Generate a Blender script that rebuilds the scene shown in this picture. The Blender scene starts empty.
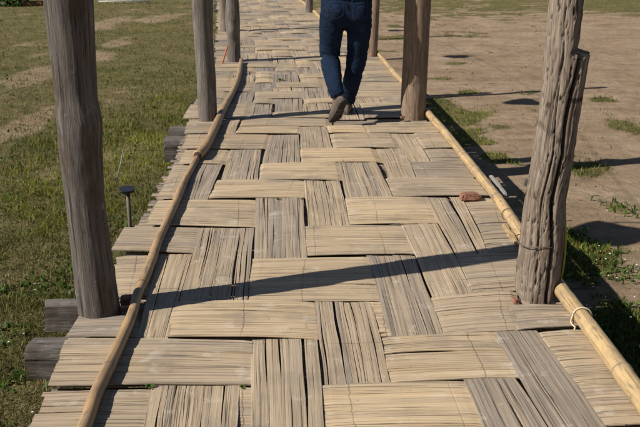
import bpy, math, random
import numpy as np
from mathutils import Vector, noise as mnoise
R = math.radians
PI = math.pi
rng = random.Random(7)
nrg = np.random.default_rng(11)
scene = bpy.context.scene
col = scene.collection

# ------------------------------------------------------------------ camera
CAM_H, PITCH, YAW, FPX = 1.4, R(18.4), R(2.1), 815.0
GZ = -0.60                                   # ground level, deck is z = 0
cam_d = bpy.data.cameras.new('camera'); cam = bpy.data.objects.new('camera', cam_d); col.objects.link(cam)
cam.location = (0, 0, CAM_H); cam.rotation_euler = (PI/2 - PITCH, 0, -YAW)
cam_d.sensor_width = 36; cam_d.lens = FPX/640*36; cam_d.clip_end = 2000; cam_d.clip_start = 0.05
cam_d.dof.use_dof = True; cam_d.dof.focus_distance = 3.3; cam_d.dof.aperture_fstop = 9.0
scene.camera = cam
rv = Vector((math.cos(YAW), -math.sin(YAW), 0))
fv = Vector((math.sin(YAW)*math.cos(PITCH), math.cos(YAW)*math.cos(PITCH), -math.sin(PITCH)))
uv_ = Vector((math.sin(YAW)*math.sin(PITCH), math.cos(YAW)*math.sin(PITCH), math.cos(PITCH)))
def ray(px, py): return fv + rv*((px-320)/FPX) - uv_*((py-213.5)/FPX)
def onz(px, py, z=0.0):
    d = ray(px, py); t = (z-CAM_H)/d.z
    return Vector((d.x*t, d.y*t, z))
def ony(px, py, Y):
    d = ray(px, py); t = Y/d.y
    return Vector((d.x*t, Y, CAM_H + d.z*t))

# ------------------------------------------------------------------ noise
def _h(ix, iy, s):
    n = (ix.astype(np.int64)*374761393 + iy.astype(np.int64)*668265263 + s*1274126177) & 0xffffffff
    n = ((n ^ (n >> 13))*1274126177) & 0xffffffff
    return ((n ^ (n >> 16)) & 0xffff)/65535.0
def vn(x, y, s=0):
    x = np.asarray(x, float); y = np.asarray(y, float)
    ix = np.floor(x); iy = np.floor(y); fx = x-ix; fy = y-iy
    fx = fx*fx*(3-2*fx); fy = fy*fy*(3-2*fy)
    a = _h(ix, iy, s); b = _h(ix+1, iy, s); c = _h(ix, iy+1, s); d = _h(ix+1, iy+1, s)
    return (a*(1-fx)+b*fx)*(1-fy) + (c*(1-fx)+d*fx)*fy
def fbm(x, y, s=0, o=4):
    x = np.asarray(x, float); y = np.asarray(y, float)
    t = 0; a = .5; f = 1; n = 0
    for k in range(o):
        t = t + a*vn(x*f, y*f, s+k*17); n += a; a *= .5; f *= 2.03
    return t/n

# ------------------------------------------------------------------ object helpers
def tag(o, label=None, cat=None, group=None, kind=None):
    if label: o['label'] = label
    if cat: o['category'] = cat
    if group: o['group'] = group
    if kind: o['kind'] = kind
    return o
def empty(name, loc):
    o = bpy.data.objects.new(name, None); col.objects.link(o); o.location = loc; o.empty_display_size = .1
    return o
class MB:
    """collects vertices, faces, uvs and two float attributes"""
    def __init__(s): s.v = []; s.f = []; s.uv = []; s.a = []; s.b = []
    def add(s, v, f, uv=None, a=None, b=None):
        o = len(s.v); s.v += [tuple(p) for p in v]; s.f += [tuple(i+o for i in q) for q in f]
        n = len(v)
        s.uv += list(uv) if uv is not None else [(0, 0)]*n
        s.a += list(a) if a is not None else [0.5]*n
        s.b += list(b) if b is not None else [1.0]*n
    def build(s, name, mat, parent=None, smooth=True):
        off = Vector(parent.location) if parent else Vector((0, 0, 0))
        if parent and parent.parent: off = off + Vector(parent.parent.location)
        V = np.array(s.v, float) - np.array(off)
        me = bpy.data.meshes.new(name); me.from_pydata(V.tolist(), [], s.f); me.update()
        uvl = me.uv_layers.new(name='UVMap')
        idx = np.zeros(len(me.loops), dtype=np.int32); me.loops.foreach_get('vertex_index', idx)
        U = np.array(s.uv, float)[idx]; uvl.data.foreach_set('uv', U.ravel())
        at = me.attributes.new('tone', 'FLOAT', 'POINT'); at.data.foreach_set('value', np.array(s.a, float))
        at = me.attributes.new('nodedist', 'FLOAT', 'POINT'); at.data.foreach_set('value', np.array(s.b, float))
        me.materials.append(mat)
        if smooth: me.polygons.foreach_set('use_smooth', [True]*len(me.polygons))
        o = bpy.data.objects.new(name, me); col.objects.link(o)
        if parent: o.parent = parent
        return o

def tube(mb, pts, rad, seg=12, tone=.5, caps=True, nodes=None, bump=0.0, squash=1.0):
    """tube along pts; rad list; nodes = list of arc positions of bamboo joints"""
    pts = [Vector(p) for p in pts]; n = len(pts)
    if not isinstance(rad, (list, tuple)): rad = [rad]*n
    L = [0]
    for i in range(1, n): L.append(L[-1] + (pts[i]-pts[i-1]).length)
    V = []; UV = []; B = []
    ref = Vector((0, 0, 1))
    for i, p in enumerate(pts):
        t = (pts[min(i+1, n-1)] - pts[max(i-1, 0)]).normalized()
        rf = ref if abs(t.dot(ref)) < .95 else Vector((0, 1, 0))
        a = t.cross(rf).normalized(); b = a.cross(t).normalized()
        nd = min([abs(L[i]-q) for q in nodes]) if nodes else 1.0
        r = rad[i] + (bump*math.exp(-(nd/.008)**2) if nodes else 0)
        for k in range(seg):
            th = 2*PI*k/seg
            V.append(p + a*math.cos(th)*r + b*math.sin(th)*r*squash); UV.append((L[i], k/seg*2*PI*rad[i])); B.append(nd)
    F = []
    for i in range(n-1):
        for k in range(seg):
            k2 = (k+1) % seg
            F.append((i*seg+k, (i+1)*seg+k, (i+1)*seg+k2, i*seg+k2))
    if caps:
        F.append(tuple(range(seg-1, -1, -1))[::-1]); F.append(tuple((n-1)*seg+k for k in range(seg))[::-1])
    mb.add(V, F, UV, [tone]*len(V), B)
def resample(pts, step):
    pts = [Vector(p) for p in pts]
    # catmull-rom
    out = []
    for i in range(len(pts)-1):
        p0 = pts[max(i-1, 0)]; p1 = pts[i]; p2 = pts[i+1]; p3 = pts[min(i+2, len(pts)-1)]
        m = max(2, int((p2-p1).length/step))
        for k in range(m):
            t = k/m
            out.append(0.5*((2*p1)+(-p0+p2)*t+(2*p0-5*p1+4*p2-p3)*t*t+(-p0+3*p1-3*p2+p3)*t*t*t))
    out.append(pts[-1]); return out

# ------------------------------------------------------------------ materials
def mat(name):
    m = bpy.data.materials.new(name); m.use_nodes = True
    nt = m.node_tree; N = nt.nodes; Lk = nt.links
    return m, nt, N, Lk, N['Principled BSDF']
def nd(N, t, **k):
    n = N.new(t)
    for a, v in k.items():
        if a in n.inputs.keys() if hasattr(n.inputs, 'keys') else False: n.inputs[a].default_value = v
        else: setattr(n, a, v)
    return n
def mth(N, Lk, op, a, b=None, c=None, clamp=False):
    n = N.new('ShaderNodeMath'); n.operation = op; n.use_clamp = clamp
    for i, x in enumerate((a, b, c)):
        if x is None: continue
        if isinstance(x, (int, float)): n.inputs[i].default_value = x
        else: Lk.new(x, n.inputs[i])
    return n.outputs[0]
def mixc(N, Lk, f, a, b, bt='MIX'):
    n = N.new('ShaderNodeMix'); n.data_type = 'RGBA'; n.blend_type = bt
    for key, x in ((0, f), (6, a), (7, b)):
        if isinstance(x, (int, float)): n.inputs[key].default_value = x
        elif isinstance(x, tuple): n.inputs[key].default_value = x if len(x) == 4 else (*x, 1)
        else: Lk.new(x, n.inputs[key])
    return n.outputs[2]
def noise_t(N, Lk, vec, scale, detail=4, rough=.55, out=0):
    n = N.new('ShaderNodeTexNoise'); n.inputs['Scale'].default_value = scale
    n.inputs['Detail'].default_value = detail; n.inputs['Roughness'].default_value = rough
    if vec is not None: Lk.new(vec, n.inputs['Vector'])
    return n.outputs[out]
def mapv(N, Lk, vec, sc):
    n = N.new('ShaderNodeMapping'); n.inputs['Scale'].default_value = sc; Lk.new(vec, n.inputs['Vector'])
    return n.outputs[0]
def ramp(N, Lk, f, stops):
    n = N.new('ShaderNodeValToRGB'); e = n.color_ramp.elements
    while len(e) < len(stops): e.new(.5)
    for q, (p, c) in zip(e, stops):
        q.position = p; q.color = c if len(c) == 4 else (*c, 1)
    Lk.new(f, n.inputs[0]); return n.outputs[0]
def sstep(N, Lk, x, a, b):
    n = N.new('ShaderNodeMapRange'); n.interpolation_type = 'SMOOTHSTEP'
    Lk.new(x, n.inputs[0]); n.inputs[1].default_value = a; n.inputs[2].default_value = b
    return n.outputs[0]
def bump(N, Lk, P, h, strength, dist):
    n = N.new('ShaderNodeBump'); n.inputs['Strength'].default_value = strength; n.inputs['Distance'].default_value = dist
    Lk.new(h, n.inputs['Height']); Lk.new(n.outputs[0], P.inputs['Normal'])
def attr(N, name):
    n = N.new('ShaderNodeAttribute'); n.attribute_name = name; return n

def bamboo_slat_mat():
    m, nt, N, Lk, P = mat('weathered split bamboo')
    uv = N.new('ShaderNodeUVMap').outputs[0]
    pos = N.new('ShaderNodeNewGeometry').outputs['Position']
    tone = attr(N, 'tone').outputs['Fac']; ndist = attr(N, 'nodedist').outputs['Fac']
    fine = noise_t(N, Lk, mapv(N, Lk, uv, (2.2, 320, 1)), 1.0, 5, .7)
    mid = noise_t(N, Lk, mapv(N, Lk, uv, (1.6, 75, 1)), 1.0, 4, .65)
    crk = noise_t(N, Lk, mapv(N, Lk, uv, (1.3, 150, 1)), 1.0, 4, .55)
    blot = noise_t(N, Lk, pos, 3.2, 5, .6)
    c = ramp(N, Lk, tone, [(0, (.17, .15, .13)), (.3, (.29, .235, .18)), (.45, (.40, .31, .21)), (.7, (.52, .395, .25)), (1, (.60, .44, .265))])
    grey = mixc(N, Lk, sstep(N, Lk, mid, .38, .66), c, (.36, .32, .28))
    c = mixc(N, Lk, mth(N, Lk, 'SUBTRACT', .38, mth(N, Lk, 'MULTIPLY', tone, .42)), c, grey)
    c = mixc(N, Lk, mth(N, Lk, 'MULTIPLY', sstep(N, Lk, noise_t(N, Lk, pos, 1.1, 3, .5), .45, .65), .3), c, mixc(N, Lk, 1.0, c, (.78, .72, .66), 'MULTIPLY'))
    c = mixc(N, Lk, 1.0, c, ramp(N, Lk, fine, [(.25, (.45, .42, .40)), (.5, (.97, .97, .97)), (.75, (1.25, 1.23, 1.2))]), 'MULTIPLY')
    c = mixc(N, Lk, 1.0, c, ramp(N, Lk, mid, [(.28, (.62, .59, .57)), (.5, (1, 1, 1)), (.72, (1.14, 1.12, 1.08))]), 'MULTIPLY')
    c = mixc(N, Lk, mth(N, Lk, 'MULTIPLY', sstep(N, Lk, crk, .60, .64), .75), c, (.07, .052, .04))
    c = mixc(N, Lk, mth(N, Lk, 'MULTIPLY', sstep(N, Lk, blot, .5, .68), .42), c, (.20, .165, .13))
    c = mixc(N, Lk, mth(N, Lk, 'MULTIPLY', sstep(N, Lk, noise_t(N, Lk, pos, 7.5, 6, .7), .56, .68), .35), c, (.62, .56, .46))
    c = mixc(N, Lk, mth(N, Lk, 'MULTIPLY', sstep(N, Lk, noise_t(N, Lk, pos, 27, 3, .5), .68, .76), .4), c, (.16, .11, .08))
    # joint line of the cane
    nl = mth(N, Lk, 'SUBTRACT', 1.0, sstep(N, Lk, mth(N, Lk, 'ABSOLUTE', ndist), .0008, .0042))
    c = mixc(N, Lk, mth(N, Lk, 'MULTIPLY', mth(N, Lk, 'MULTIPLY', nl, sstep(N, Lk, blot, .35, .6)), .6), c, (.12, .085, .06))
    Lk.new(c, P.inputs['Base Color']); P.inputs['Roughness'].default_value = .62
    P.inputs['Specular IOR Level'].default_value = .35
    h = mth(N, Lk, 'ADD', mth(N, Lk, 'MULTIPLY', fine, .4), mth(N, Lk, 'MULTIPLY', mid, .8))
    h = mth(N, Lk, 'ADD', h, mth(N, Lk, 'MULTIPLY', nl, .25))
    h = mth(N, Lk, 'SUBTRACT', h, mth(N, Lk, 'MULTIPLY', sstep(N, Lk, crk, .59, .64), .9))
    bump(N, Lk, P, h, .7, .003)
    return m
def pole_mat(name, c1, c2, c3):
    m, nt, N, Lk, P = mat(name)
    uv = N.new('ShaderNodeUVMap').outputs[0]; pos = N.new('ShaderNodeNewGeometry').outputs['Position']
    ndist = attr(N, 'nodedist').outputs['Fac']
    st = noise_t(N, Lk, mapv(N, Lk, uv, (2.5, 90, 1)), 1, 4, .6)
    bl = noise_t(N, Lk, pos, 9, 5, .65)
    c = mixc(N, Lk, sstep(N, Lk, bl, .35, .68), c1, c2)
    c = mixc(N, Lk, mth(N, Lk, 'MULTIPLY', sstep(N, Lk, st, .48, .66), .75), c, c3)
    c = mixc(N, Lk, mth(N, Lk, 'MULTIPLY', sstep(N, Lk, noise_t(N, Lk, mapv(N, Lk, uv, (9, 40, 1)), 1, 6, .7), .53, .64), .6), c, (.10, .085, .07))
    nl = mth(N, Lk, 'SUBTRACT', 1.0, sstep(N, Lk, ndist, .002, .007))
    wide = mth(N, Lk, 'SUBTRACT', 1.0, sstep(N, Lk, ndist, .004, .035))
    c = mixc(N, Lk, mth(N, Lk, 'MULTIPLY', wide, .3), c, (.26, .20, .14))
    c = mixc(N, Lk, mth(N, Lk, 'MULTIPLY', nl, .8), c, (.09, .06, .04))
    Lk.new(c, P.inputs['Base Color']); P.inputs['Roughness'].default_value = .55
    bump(N, Lk, P, mth(N, Lk, 'ADD', st, mth(N, Lk, 'MULTIPLY', bl, .5)), .35, .003)
    return m
def log_mat(name, light, mid_, dark, warm=0.0):
    m, nt, N, Lk, P = mat(name)
    uv = N.new('ShaderNodeUVMap').outputs[0]; pos = N.new('ShaderNodeNewGeometry').outputs['Position']
    cav = attr(N, 'tone').outputs['Fac']
    st = noise_t(N, Lk, mapv(N, Lk, uv, (3, 60, 1)), 1, 6, .7)
    fine = noise_t(N, Lk, mapv(N, Lk, uv, (9, 210, 1)), 1, 5, .75)
    bl = noise_t(N, Lk, mapv(N, Lk, pos, (1, 1, .45)), 7, 5, .6)
    split = noise_t(N, Lk, mapv(N, Lk, uv, (2.2, 95, 1)), 1, 3, .55)
    c = ramp(N, Lk, st, [(.3, dark), (.5, mid_), (.72, light)])
    c = mixc(N, Lk, sstep(N, Lk, bl, .42, .7), c, mixc(N, Lk, .55, c, mid_))
    c = mixc(N, Lk, mth(N, Lk, 'MULTIPLY', sstep(N, Lk, noise_t(N, Lk, pos, 14, 6, .7), .60, .72), .45), c, (light[0]*1.5, light[1]*1.5, light[2]*1.5))
    c = mixc(N, Lk, 1.0, c, ramp(N, Lk, fine, [(.28, (.42, .40, .38)), (.5, (1, 1, 1)), (.72, (1.4, 1.38, 1.35))]), 'MULTIPLY')
    bk = noise_t(N, Lk, mapv(N, Lk, pos, (1, 1, .35)), 11, 5, .65)
    c = mixc(N, Lk, mth(N, Lk, 'MULTIPLY', sstep(N, Lk, bk, .52, .62), .55), c, (mid_[0]*.55, mid_[1]*.46, mid_[2]*.38))
    c = mixc(N, Lk, mth(N, Lk, 'MULTIPLY', sstep(N, Lk, split, .63, .69), .8), c, (.03, .025, .02))
    c = mixc(N, Lk, mth(N, Lk, 'MULTIPLY', sstep(N, Lk, cav, .1, .9), .85), c, (.028, .022, .018))
    Lk.new(c, P.inputs['Base Color']); P.inputs['Roughness'].default_value = .85
    P.inputs['Specular IOR Level'].default_value = .2
    bump(N, Lk, P, mth(N, Lk, 'SUBTRACT', mth(N, Lk, 'ADD', mth(N, Lk, 'MULTIPLY', st, .6), mth(N, Lk, 'MULTIPLY', fine, .8)), sstep(N, Lk, split, .60, .69)), .9, .006)
    return m
def simple_mat(name, c, rough=.7, nscale=30, var=.35, bmp=.3, bd=.002):
    m, nt, N, Lk, P = mat(name)
    pos = N.new('ShaderNodeNewGeometry').outputs['Position']
    n = noise_t(N, Lk, pos, nscale, 4, .6)
    cc = mixc(N, Lk, n, tuple(x*(1-var) for x in c), tuple(min(1, x*(1+var)) for x in c))
    Lk.new(cc, P.inputs['Base Color']); P.inputs['Roughness'].default_value = rough
    bump(N, Lk, P, n, bmp, bd); return m
def blade_mat(name, stops, trans=.35):
    m, nt, N, Lk, P = mat(name)
    t = attr(N, 'tone').outputs['Fac']
    c = ramp(N, Lk, t, stops); Lk.new(c, P.inputs['Base Color']); P.inputs['Roughness'].default_value = .6
    P.inputs['Specular IOR Level'].default_value = .25
    tr = N.new('ShaderNodeBsdfTranslucent'); Lk.new(c, tr.inputs[0])
    mx = N.new('ShaderNodeMixShader'); mx.inputs[0].default_value = trans
    Lk.new(P.outputs[0], mx.inputs[1]); Lk.new(tr.outputs[0], mx.inputs[2]); Lk.new(mx.outputs[0], N['Material Output'].inputs[0])
    return m
M_SLAT = bamboo_slat_mat()
M_POLE = pole_mat('yellow bamboo pole', (.50, .345, .165), (.36, .25, .13), (.15, .105, .065))
M_POLE2 = pole_mat('brown bamboo pole', (.40, .25, .12), (.28, .18, .095), (.13, .09, .06))
M_LOG = log_mat('grey weathered log', (.29, .265, .24), (.17, .145, .125), (.075, .06, .05))
M_LOGR = log_mat('pale weathered log', (.36, .30, .24), (.235, .185, .142), (.095, .072, .055))
M_LOGB = log_mat('brown smooth log', (.36, .26, .18), (.26, .185, .125), (.15, .105, .075))
M_BEAM = log_mat('grey beam timber', (.25, .225, .20), (.15, .13, .115), (.06, .05, .042))
M_BLACK = simple_mat('black plastic', (.02, .02, .024), .35, 40, .2, .1)
M_WIRE = simple_mat('rusty wire', (.12, .09, .07), .7)
M_ROPE = simple_mat('pale rope', (.55, .45, .3), .9, 300, .4, .8)
M_YEL = simple_mat('yellow cord', (.30, .27, .03), .7, 200, .3, .5)
M_BRICK = simple_mat('terracotta brick', (.24, .105, .065), .9, 90, .4, .9, .006)
M_ORANGE = simple_mat('orange stick', (.45, .12, .04), .7)

# ------------------------------------------------------------------ deck cells
def deck_shift(y):
    k = 1.1
    return -.085*math.log(1+math.exp((y-10.2)/k))*k
def cell(mb, kind, A, B, C, D, tuckL=.035, tuckR=.035, tone=.5, res=.035, sw=.017, ragL=0, ragR=0, lift=0.0, gaps=1.0, thick=.006):
    """kind T: slats run from AD side to BC side; L: slats run from AB side to DC side. corners in xy"""
    A, B, C, D = [Vector((p[0], p[1])) for p in (A, B, C, D)]
    if kind == 'T': S0, S1, E0, E1 = A, D, B, C       # start edge (v 0..1), end edge
    else: S0, S1, E0, E1 = A, B, D, C
    length = ((E0-S0).length + (E1-S1).length)/2
    width = ((S1-S0).length + (E1-E0).length)/2
    n = max(4, int(width/sw))
    ws = [rng.uniform(.3, 1.0)+1.6*rng.random()**3 for _ in range(n)]
    cu, cv = rng.uniform(0, 50), rng.uniform(0, 50); tot = sum(ws); cuts = [0]
    for w in ws: cuts.append(cuts[-1]+w/tot)
    nu = max(3, int((length+tuckL+tuckR)/res))
    us = [(-tuckL + (length+tuckL+tuckR)*i/nu)/length for i in range(nu+1)]
    node = rng.uniform(.12, .88)*length; node2 = node + rng.choice((-1, 1))*rng.uniform(.3, .45)
    if rng.random() < .35: node = node2 = 9.0
    skewn = rng.uniform(-.02, .02)
    seed = rng.uniform(0, 1000)
    bulge = rng.uniform(.002, .0055); tone = tone + (.05 if kind == 'T' else -.01) + rng.gauss(0, .11)
    # gap width for every inner boundary: wedge shaped cracks
    gp = []
    for k in range(n+1):
        big = rng.random() < (.5 if kind == 'L' else .16)
        g0 = 0.0; amp = ((rng.uniform(.0016, .0065) if rng.random() < .93 else .011) if big else rng.uniform(-.0012, .0010))*gaps
        c0 = rng.uniform(-.2, 1.2); wd = rng.uniform(.25, .9)
        gp.append((g0, amp, c0, wd))
    grpz = [0.0]; rk = rng.random()**2
    for k in range(n):
        grpz.append(grpz[-1]*.85 + (rng.gauss(0, .0013) if rng.random() < .45 else rng.gauss(0, .0002)))
    for k in range(n):
        v0, v1 = cuts[k], cuts[k+1]
        so, vo = cu + (rng.uniform(0, 9) if rng.random() < .35 else 0), cv
        tn = min(1, max(0, tone + rng.gauss(0, .055)))
        rk = rk if rng.random() < .8 else rng.random()**2
        eL = rk*ragL; eR = rk*ragR
        V = []; UV = []; BB = []
        hump = rng.uniform(.0, .0005) if rng.random() < .75 else rng.uniform(.0005, .0013)
        for i, u in enumerate(us):
            if i == 0: u = u + eL/length
            if i == nu: u = u - eR/length
            uc = min(1, max(0, u))
            wob = .0016*math.sin(seed+u*5.1+k*.35)/width + .0011*math.sin(seed*2+u*11+k*.9)/width
            def gap(q):
                g0, amp, c0, wd = gp[q]; return max(0, amp*(1-((uc-c0)/wd)**2))/width/2
            a = v0 + gap(k) + wob; b = v1 - gap(k+1) + wob
            z = bulge*math.sin(PI*min(1, max(0, uc)))**.9 + .005
            if u < 0: z -= min(1, -u*length/.03)*.012*(1 if tuckL > 0 else 0)
            if u > 1: z -= min(1, (u-1)*length/.03)*.012*(1 if tuckR > 0 else 0)
            z += grpz[k] + .0016*math.sin(seed*3+u*length*7+k*.5) + lift
            for (v, dz) in ((a, -thick), (a, -hump), ((a+b)/2, 0), (b, -hump), (b, -thick)):
                p = (S0.lerp(S1, v)).lerp(E0.lerp(E1, v), u) if False else (S0.lerp(S1, v) + (E0.lerp(E1, v)-S0.lerp(S1, v))*u)
                V.append((p.x, p.y, z+dz)); UV.append((u*length+so, v*width+vo))
                nn = u*length - node + skewn*(v-.5) + .006*math.sin(v*4+seed) + .0022*math.sin(k*2.3+seed)
                n2 = u*length - node2 + skewn*(v-.5)
                BB.append(nn if abs(nn) < abs(n2) else n2)
        F = []
        for i in range(nu):
            for q in range(4):
                i0 = i*5+q; i1 = (i+1)*5+q
                F.append((i0, i0+1, i1+1, i1) if kind == 'L' else (i0, i1, i1+1, i0+1))
        F.append((0, 4, 3, 2, 1)); e = nu*5; F.append((e, e+1, e+2, e+3, e+4))
        mb.add(V, F, UV, [tn]*len(V), BB)

# traced panels (corner positions on the deck plane, found once from the photograph): kind, TL, TR, BR, BL, tone, flags
CELLS = [
 ('T', (78,317),(134,317),(138,338),(65,338), .40,'l'),
 ('T', (66,339),(251,342),(251,386),(48,386), .50,'l'),
 ('T', (43,393),(152,391),(140,470),(15,470), .42,'l'),
 ('L', (151,388),(240,387),(234,470),(138,470), .45,''),
 ('T', (240,389),(253,389),(252,470),(236,470), .42,''),
 ('L', (252,342),(317,341),(329,470),(250,470), .55,''),
 ('L', (315,303),(371,303),(391,383),(324,386), .52,''),
 ('T', (323,386),(464,382),(500,470),(331,470), .60,''),
 ('T', (382,338),(494,333),(517,378),(392,382), .55,''),
 ('L', (464,381),(516,379),(572,470),(500,470), .48,''),
 ('L', (492,333),(538,331),(634,470),(574,470), .40,''),
 ('T', (541,333),(591,331),(664,425),(605,427), .36,'r'),
 ('T', (607,429),(668,429),(704,470),(635,470), .38,'r'),
 ('T', (510,306),(572,306),(587,328),(520,331), .36,'r'),
 ('T', (432,298),(508,292),(520,331),(441,336), .50,''),
 ('T', (177,302),(313,303),(317,339),(168,337), .62,''),
 ('T', (371,303),(381,303),(392,337),(381,337), .50,''),
 ('L', (367,256),(415,257),(443,335),(388,337), .48,''),
 ('L', (402,226),(437,224),(474,294),(432,297), .50,''),
 ('T', (307,227),(402,226),(415,255),(308,256), .60,''),
 ('T', (254,259),(368,258),(379,301),(249,302), .60,''),
 ('L', (256,199),(303,198),(307,258),(254,259), .50,''),
 ('L', (199,229),(254,229),(248,301),(179,301), .52,''),
 ('L', (158,255),(192,255),(168,337),(137,338), .40,''),
 ('T', (124,228),(201,229),(193,254),(111,251), .40,'l'),
 ('T', (113,258),(157,256),(145,296),(117,295), .36,'l'),
 ('T', (158,201),(256,201),(255,227),(145,225), .55,'l'),
 ('L', (196,165),(223,165),(208,200),(184,200), .42,''),
 ('T', (173,167),(196,167),(184,200),(157,199), .36,'l'),
 ('T', (214,181),(304,181),(303,198),(209,199), .66,''),
 ('L', (230,150),(262,150),(258,180),(221,180), .48,''),
 ('T', (184,151),(230,151),(223,164),(178,165), .48,'l'),
 ('T', (187,135),(269,135),(265,149),(181,149), .56,'l'),
 ('L', (226,119),(241,119),(235,134),(221,134), .42,''),
 ('T', (188,120),(226,120),(221,134),(184,134), .36,'l'),
 ('T', (239,127),(300,127),(299,134),(235,134), .56,''),
 ('L', (270,135),(299,135),(300,163),(262,163), .48,''),
 ('T', (300,149),(372,149),(379,162),(300,163), .66,''),
 ('L', (300,127),(326,127),(332,148),(300,148), .52,''),
 ('T', (262,164),(337,163),(341,180),(258,180), .68,''),
 ('L', (338,163),(376,163),(392,197),(346,198), .46,''),
 ('L', (304,181),(339,181),(350,225),(308,226), .50,''),
 ('T', (347,198),(426,198),(437,223),(351,225), .66,''),
 ('L', (425,198),(447,198),(478,256),(456,257), .46,''),
 ('L', (450,198),(462,198),(488,254),(478,254), .42,''),
 ('T', (463,199),(499,199),(512,222),(477,224), .42,'r'),
 ('T', (479,225),(517,224),(528,252),(487,254), .40,'r'),
 ('T', (457,256),(530,253),(536,290),(475,294), .38,'r'),
 ('T', (388,179),(476,178),(490,196),(393,197), .48,'r'),
 ('T', (408,162),(463,162),(476,178),(416,178), .42,'r'),
 ('L', (376,149),(405,149),(416,178),(390,178), .52,''),
 ('L', (391,134),(412,134),(430,161),(408,161), .46,''),
 ('T', (414,134),(443,134),(454,148),(424,149), .40,'r'),
 ('T', (424,150),(455,150),(463,161),(431,161), .38,'r'),
 ('T', (331,134),(391,134),(398,148),(334,148), .64,''),
 ('T', (363,124),(434,122),(443,133),(368,133), .50,'r'),
 ('T', (327,126),(363,125),(368,133),(330,133), .60,''),
 ('T', (243,119),(327,119),(328,126),(240,126), .60,''),
]
walk = empty('woven_walkway', (0.2, 3.0, GZ))
tag(walk, 'raised footbridge deck of woven split bamboo strips running away between the log posts', 'walkway')
nparts = 0
ROW0 = None
for (k, tl, tr, br, bl, tone, fl) in CELLS:
    A, B, C, D = [onz(*p) for p in (tl, tr, br, bl)]
    mb = MB()
    if k == 'T':
        tL = 0.0 if 'l' in fl else .035; tR = 0.0 if 'r' in fl else .035
    else: tL = tR = .035
    near = (A.y+D.y)/2 < 5
    cell(mb, k, A, B, C, D, tL, tR, tone, res=.03 if near else .05, sw=.021 if near else .024,
         ragL=.014 if 'l' in fl else 0, ragR=.02 if 'r' in fl else 0, thick=.0045)
    mb.build('woven_strip', M_SLAT, walk, smooth=False); nparts += 1

# far woven part, same craft, built row by row
XL, XR = -.86, 1.20
def far_rows(y0, y1):
    y = y0; rows = []
    while y < y1:
        h = rng.uniform(.22, .40); rows.append((y, y+h)); y += h
    return rows
def col_edges():
    e = [XL+.26]; 
    while e[-1] < XR-.42: e.append(e[-1]+rng.uniform(.20, .30))
    e = [XL] + e + [XR]; return e
y_start = onz(300, 118.5).y
rows = far_rows(y_start+.005, 25.0)
ce = col_edges(); nc = len(ce)-1
state = {}
Lset = {}
for r in range(len(rows)):
    for c in range(nc):
        L = (c not in (0, nc-1)) and ((c + 2*r) % 5 in (0, 2)) 
        if c not in (0, nc-1) and rng.random() < .12: L = not L
        Lset[r, c] = L
stuff = MB(); used = set()
def P2(x, y): return (x+deck_shift(y), y)
for r, (ya, yb) in enumerate(rows):
    c = 0
    while c < nc:
        if (r, c) in used: c += 1; continue
        if Lset[r, c]:
            yb2 = yb; rr = r
            if r+1 < len(rows) and Lset.get((r+1, c)): used.add((r+1, c)); yb2 = rows[r+1][1]
            x0 = ce[c]+rng.uniform(-.02, .02); x1 = ce[c+1]+rng.uniform(-.02, .02)
            q = ('L', P2(x0, yb2), P2(x1, yb2), P2(x1, ya), P2(x0, ya)); fl = ''; c += 1
        else:
            c2 = c
            while c2+1 < nc and not Lset[r, c2+1] and (r, c2+1) not in used and (c2-c) < 3: c2 += 1
            fl = ('l' if c == 0 else '')+('r' if c2 == nc-1 else '')
            x0 = ce[c] - (rng.uniform(0, .06) if c == 0 else 0); x1 = ce[c2+1] + (rng.uniform(0, .05) if c2 == nc-1 else 0)
            j = rng.uniform(-.012, .012)
            q = ('T', P2(x0, yb-.006+j), P2(x1, yb-.006), P2(x1, ya+.006), P2(x0, ya+.006+j)); c = c2+1
        tone = rng.gauss(.56 if q[0] == 'T' else .46, .09) - (.12 if fl else 0)
        solo = nparts < 96
        mb = MB() if solo else stuff
        far = ya > 12
        cell(mb, *q, 0 if 'l' in fl else .03, 0 if 'r' in fl else .03, tone, res=.07 if not far else .12, sw=.028 if not far else .04,
             ragL=.02 if 'l' in fl else 0, ragR=.03 if 'r' in fl else 0, lift=rng.uniform(-.002, .003), thick=.005, gaps=1.4)
        if solo: mb.build('woven_strip', M_SLAT, walk, smooth=False); nparts += 1
tag(stuff.build('distant_strips', M_SLAT, walk, smooth=False), kind='stuff')
# the thin cross slats of the bed under the woven strips
mb = MB(); y = 1.6
while y < 25:
    h = rng.uniform(.028, .05); s = deck_shift(y)
    x0 = XL+.03+rng.uniform(0, .05)+s; x1 = XR-.03-rng.uniform(0, .05)+s; z = -.022+rng.uniform(-.003, .003)
    V = []; U = []; n = 8
    vo = rng.uniform(0, 99)
    for i in range(n+1):
        x = x0+(x1-x0)*i/n; dy = .004*math.sin(i*1.7+y*9)
        for (yy, zz) in ((y, -.006), (y, 0), (y+h, 0), (y+h, -.006)):
            V.append((x, yy+dy, z+zz)); U.append((x+vo, yy-y+vo))
    F = []
    for i in range(n):
        for q in range(3): F.append((i*4+q, (i+1)*4+q, (i+1)*4+q+1, i*4+q+1))
    mb.add(V, F, U, [rng.uniform(.1, .5)]*len(V), [1]*len(V))
    y += h + rng.uniform(.004, .016)
mb.build('base_mat', M_SLAT, walk)

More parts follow.
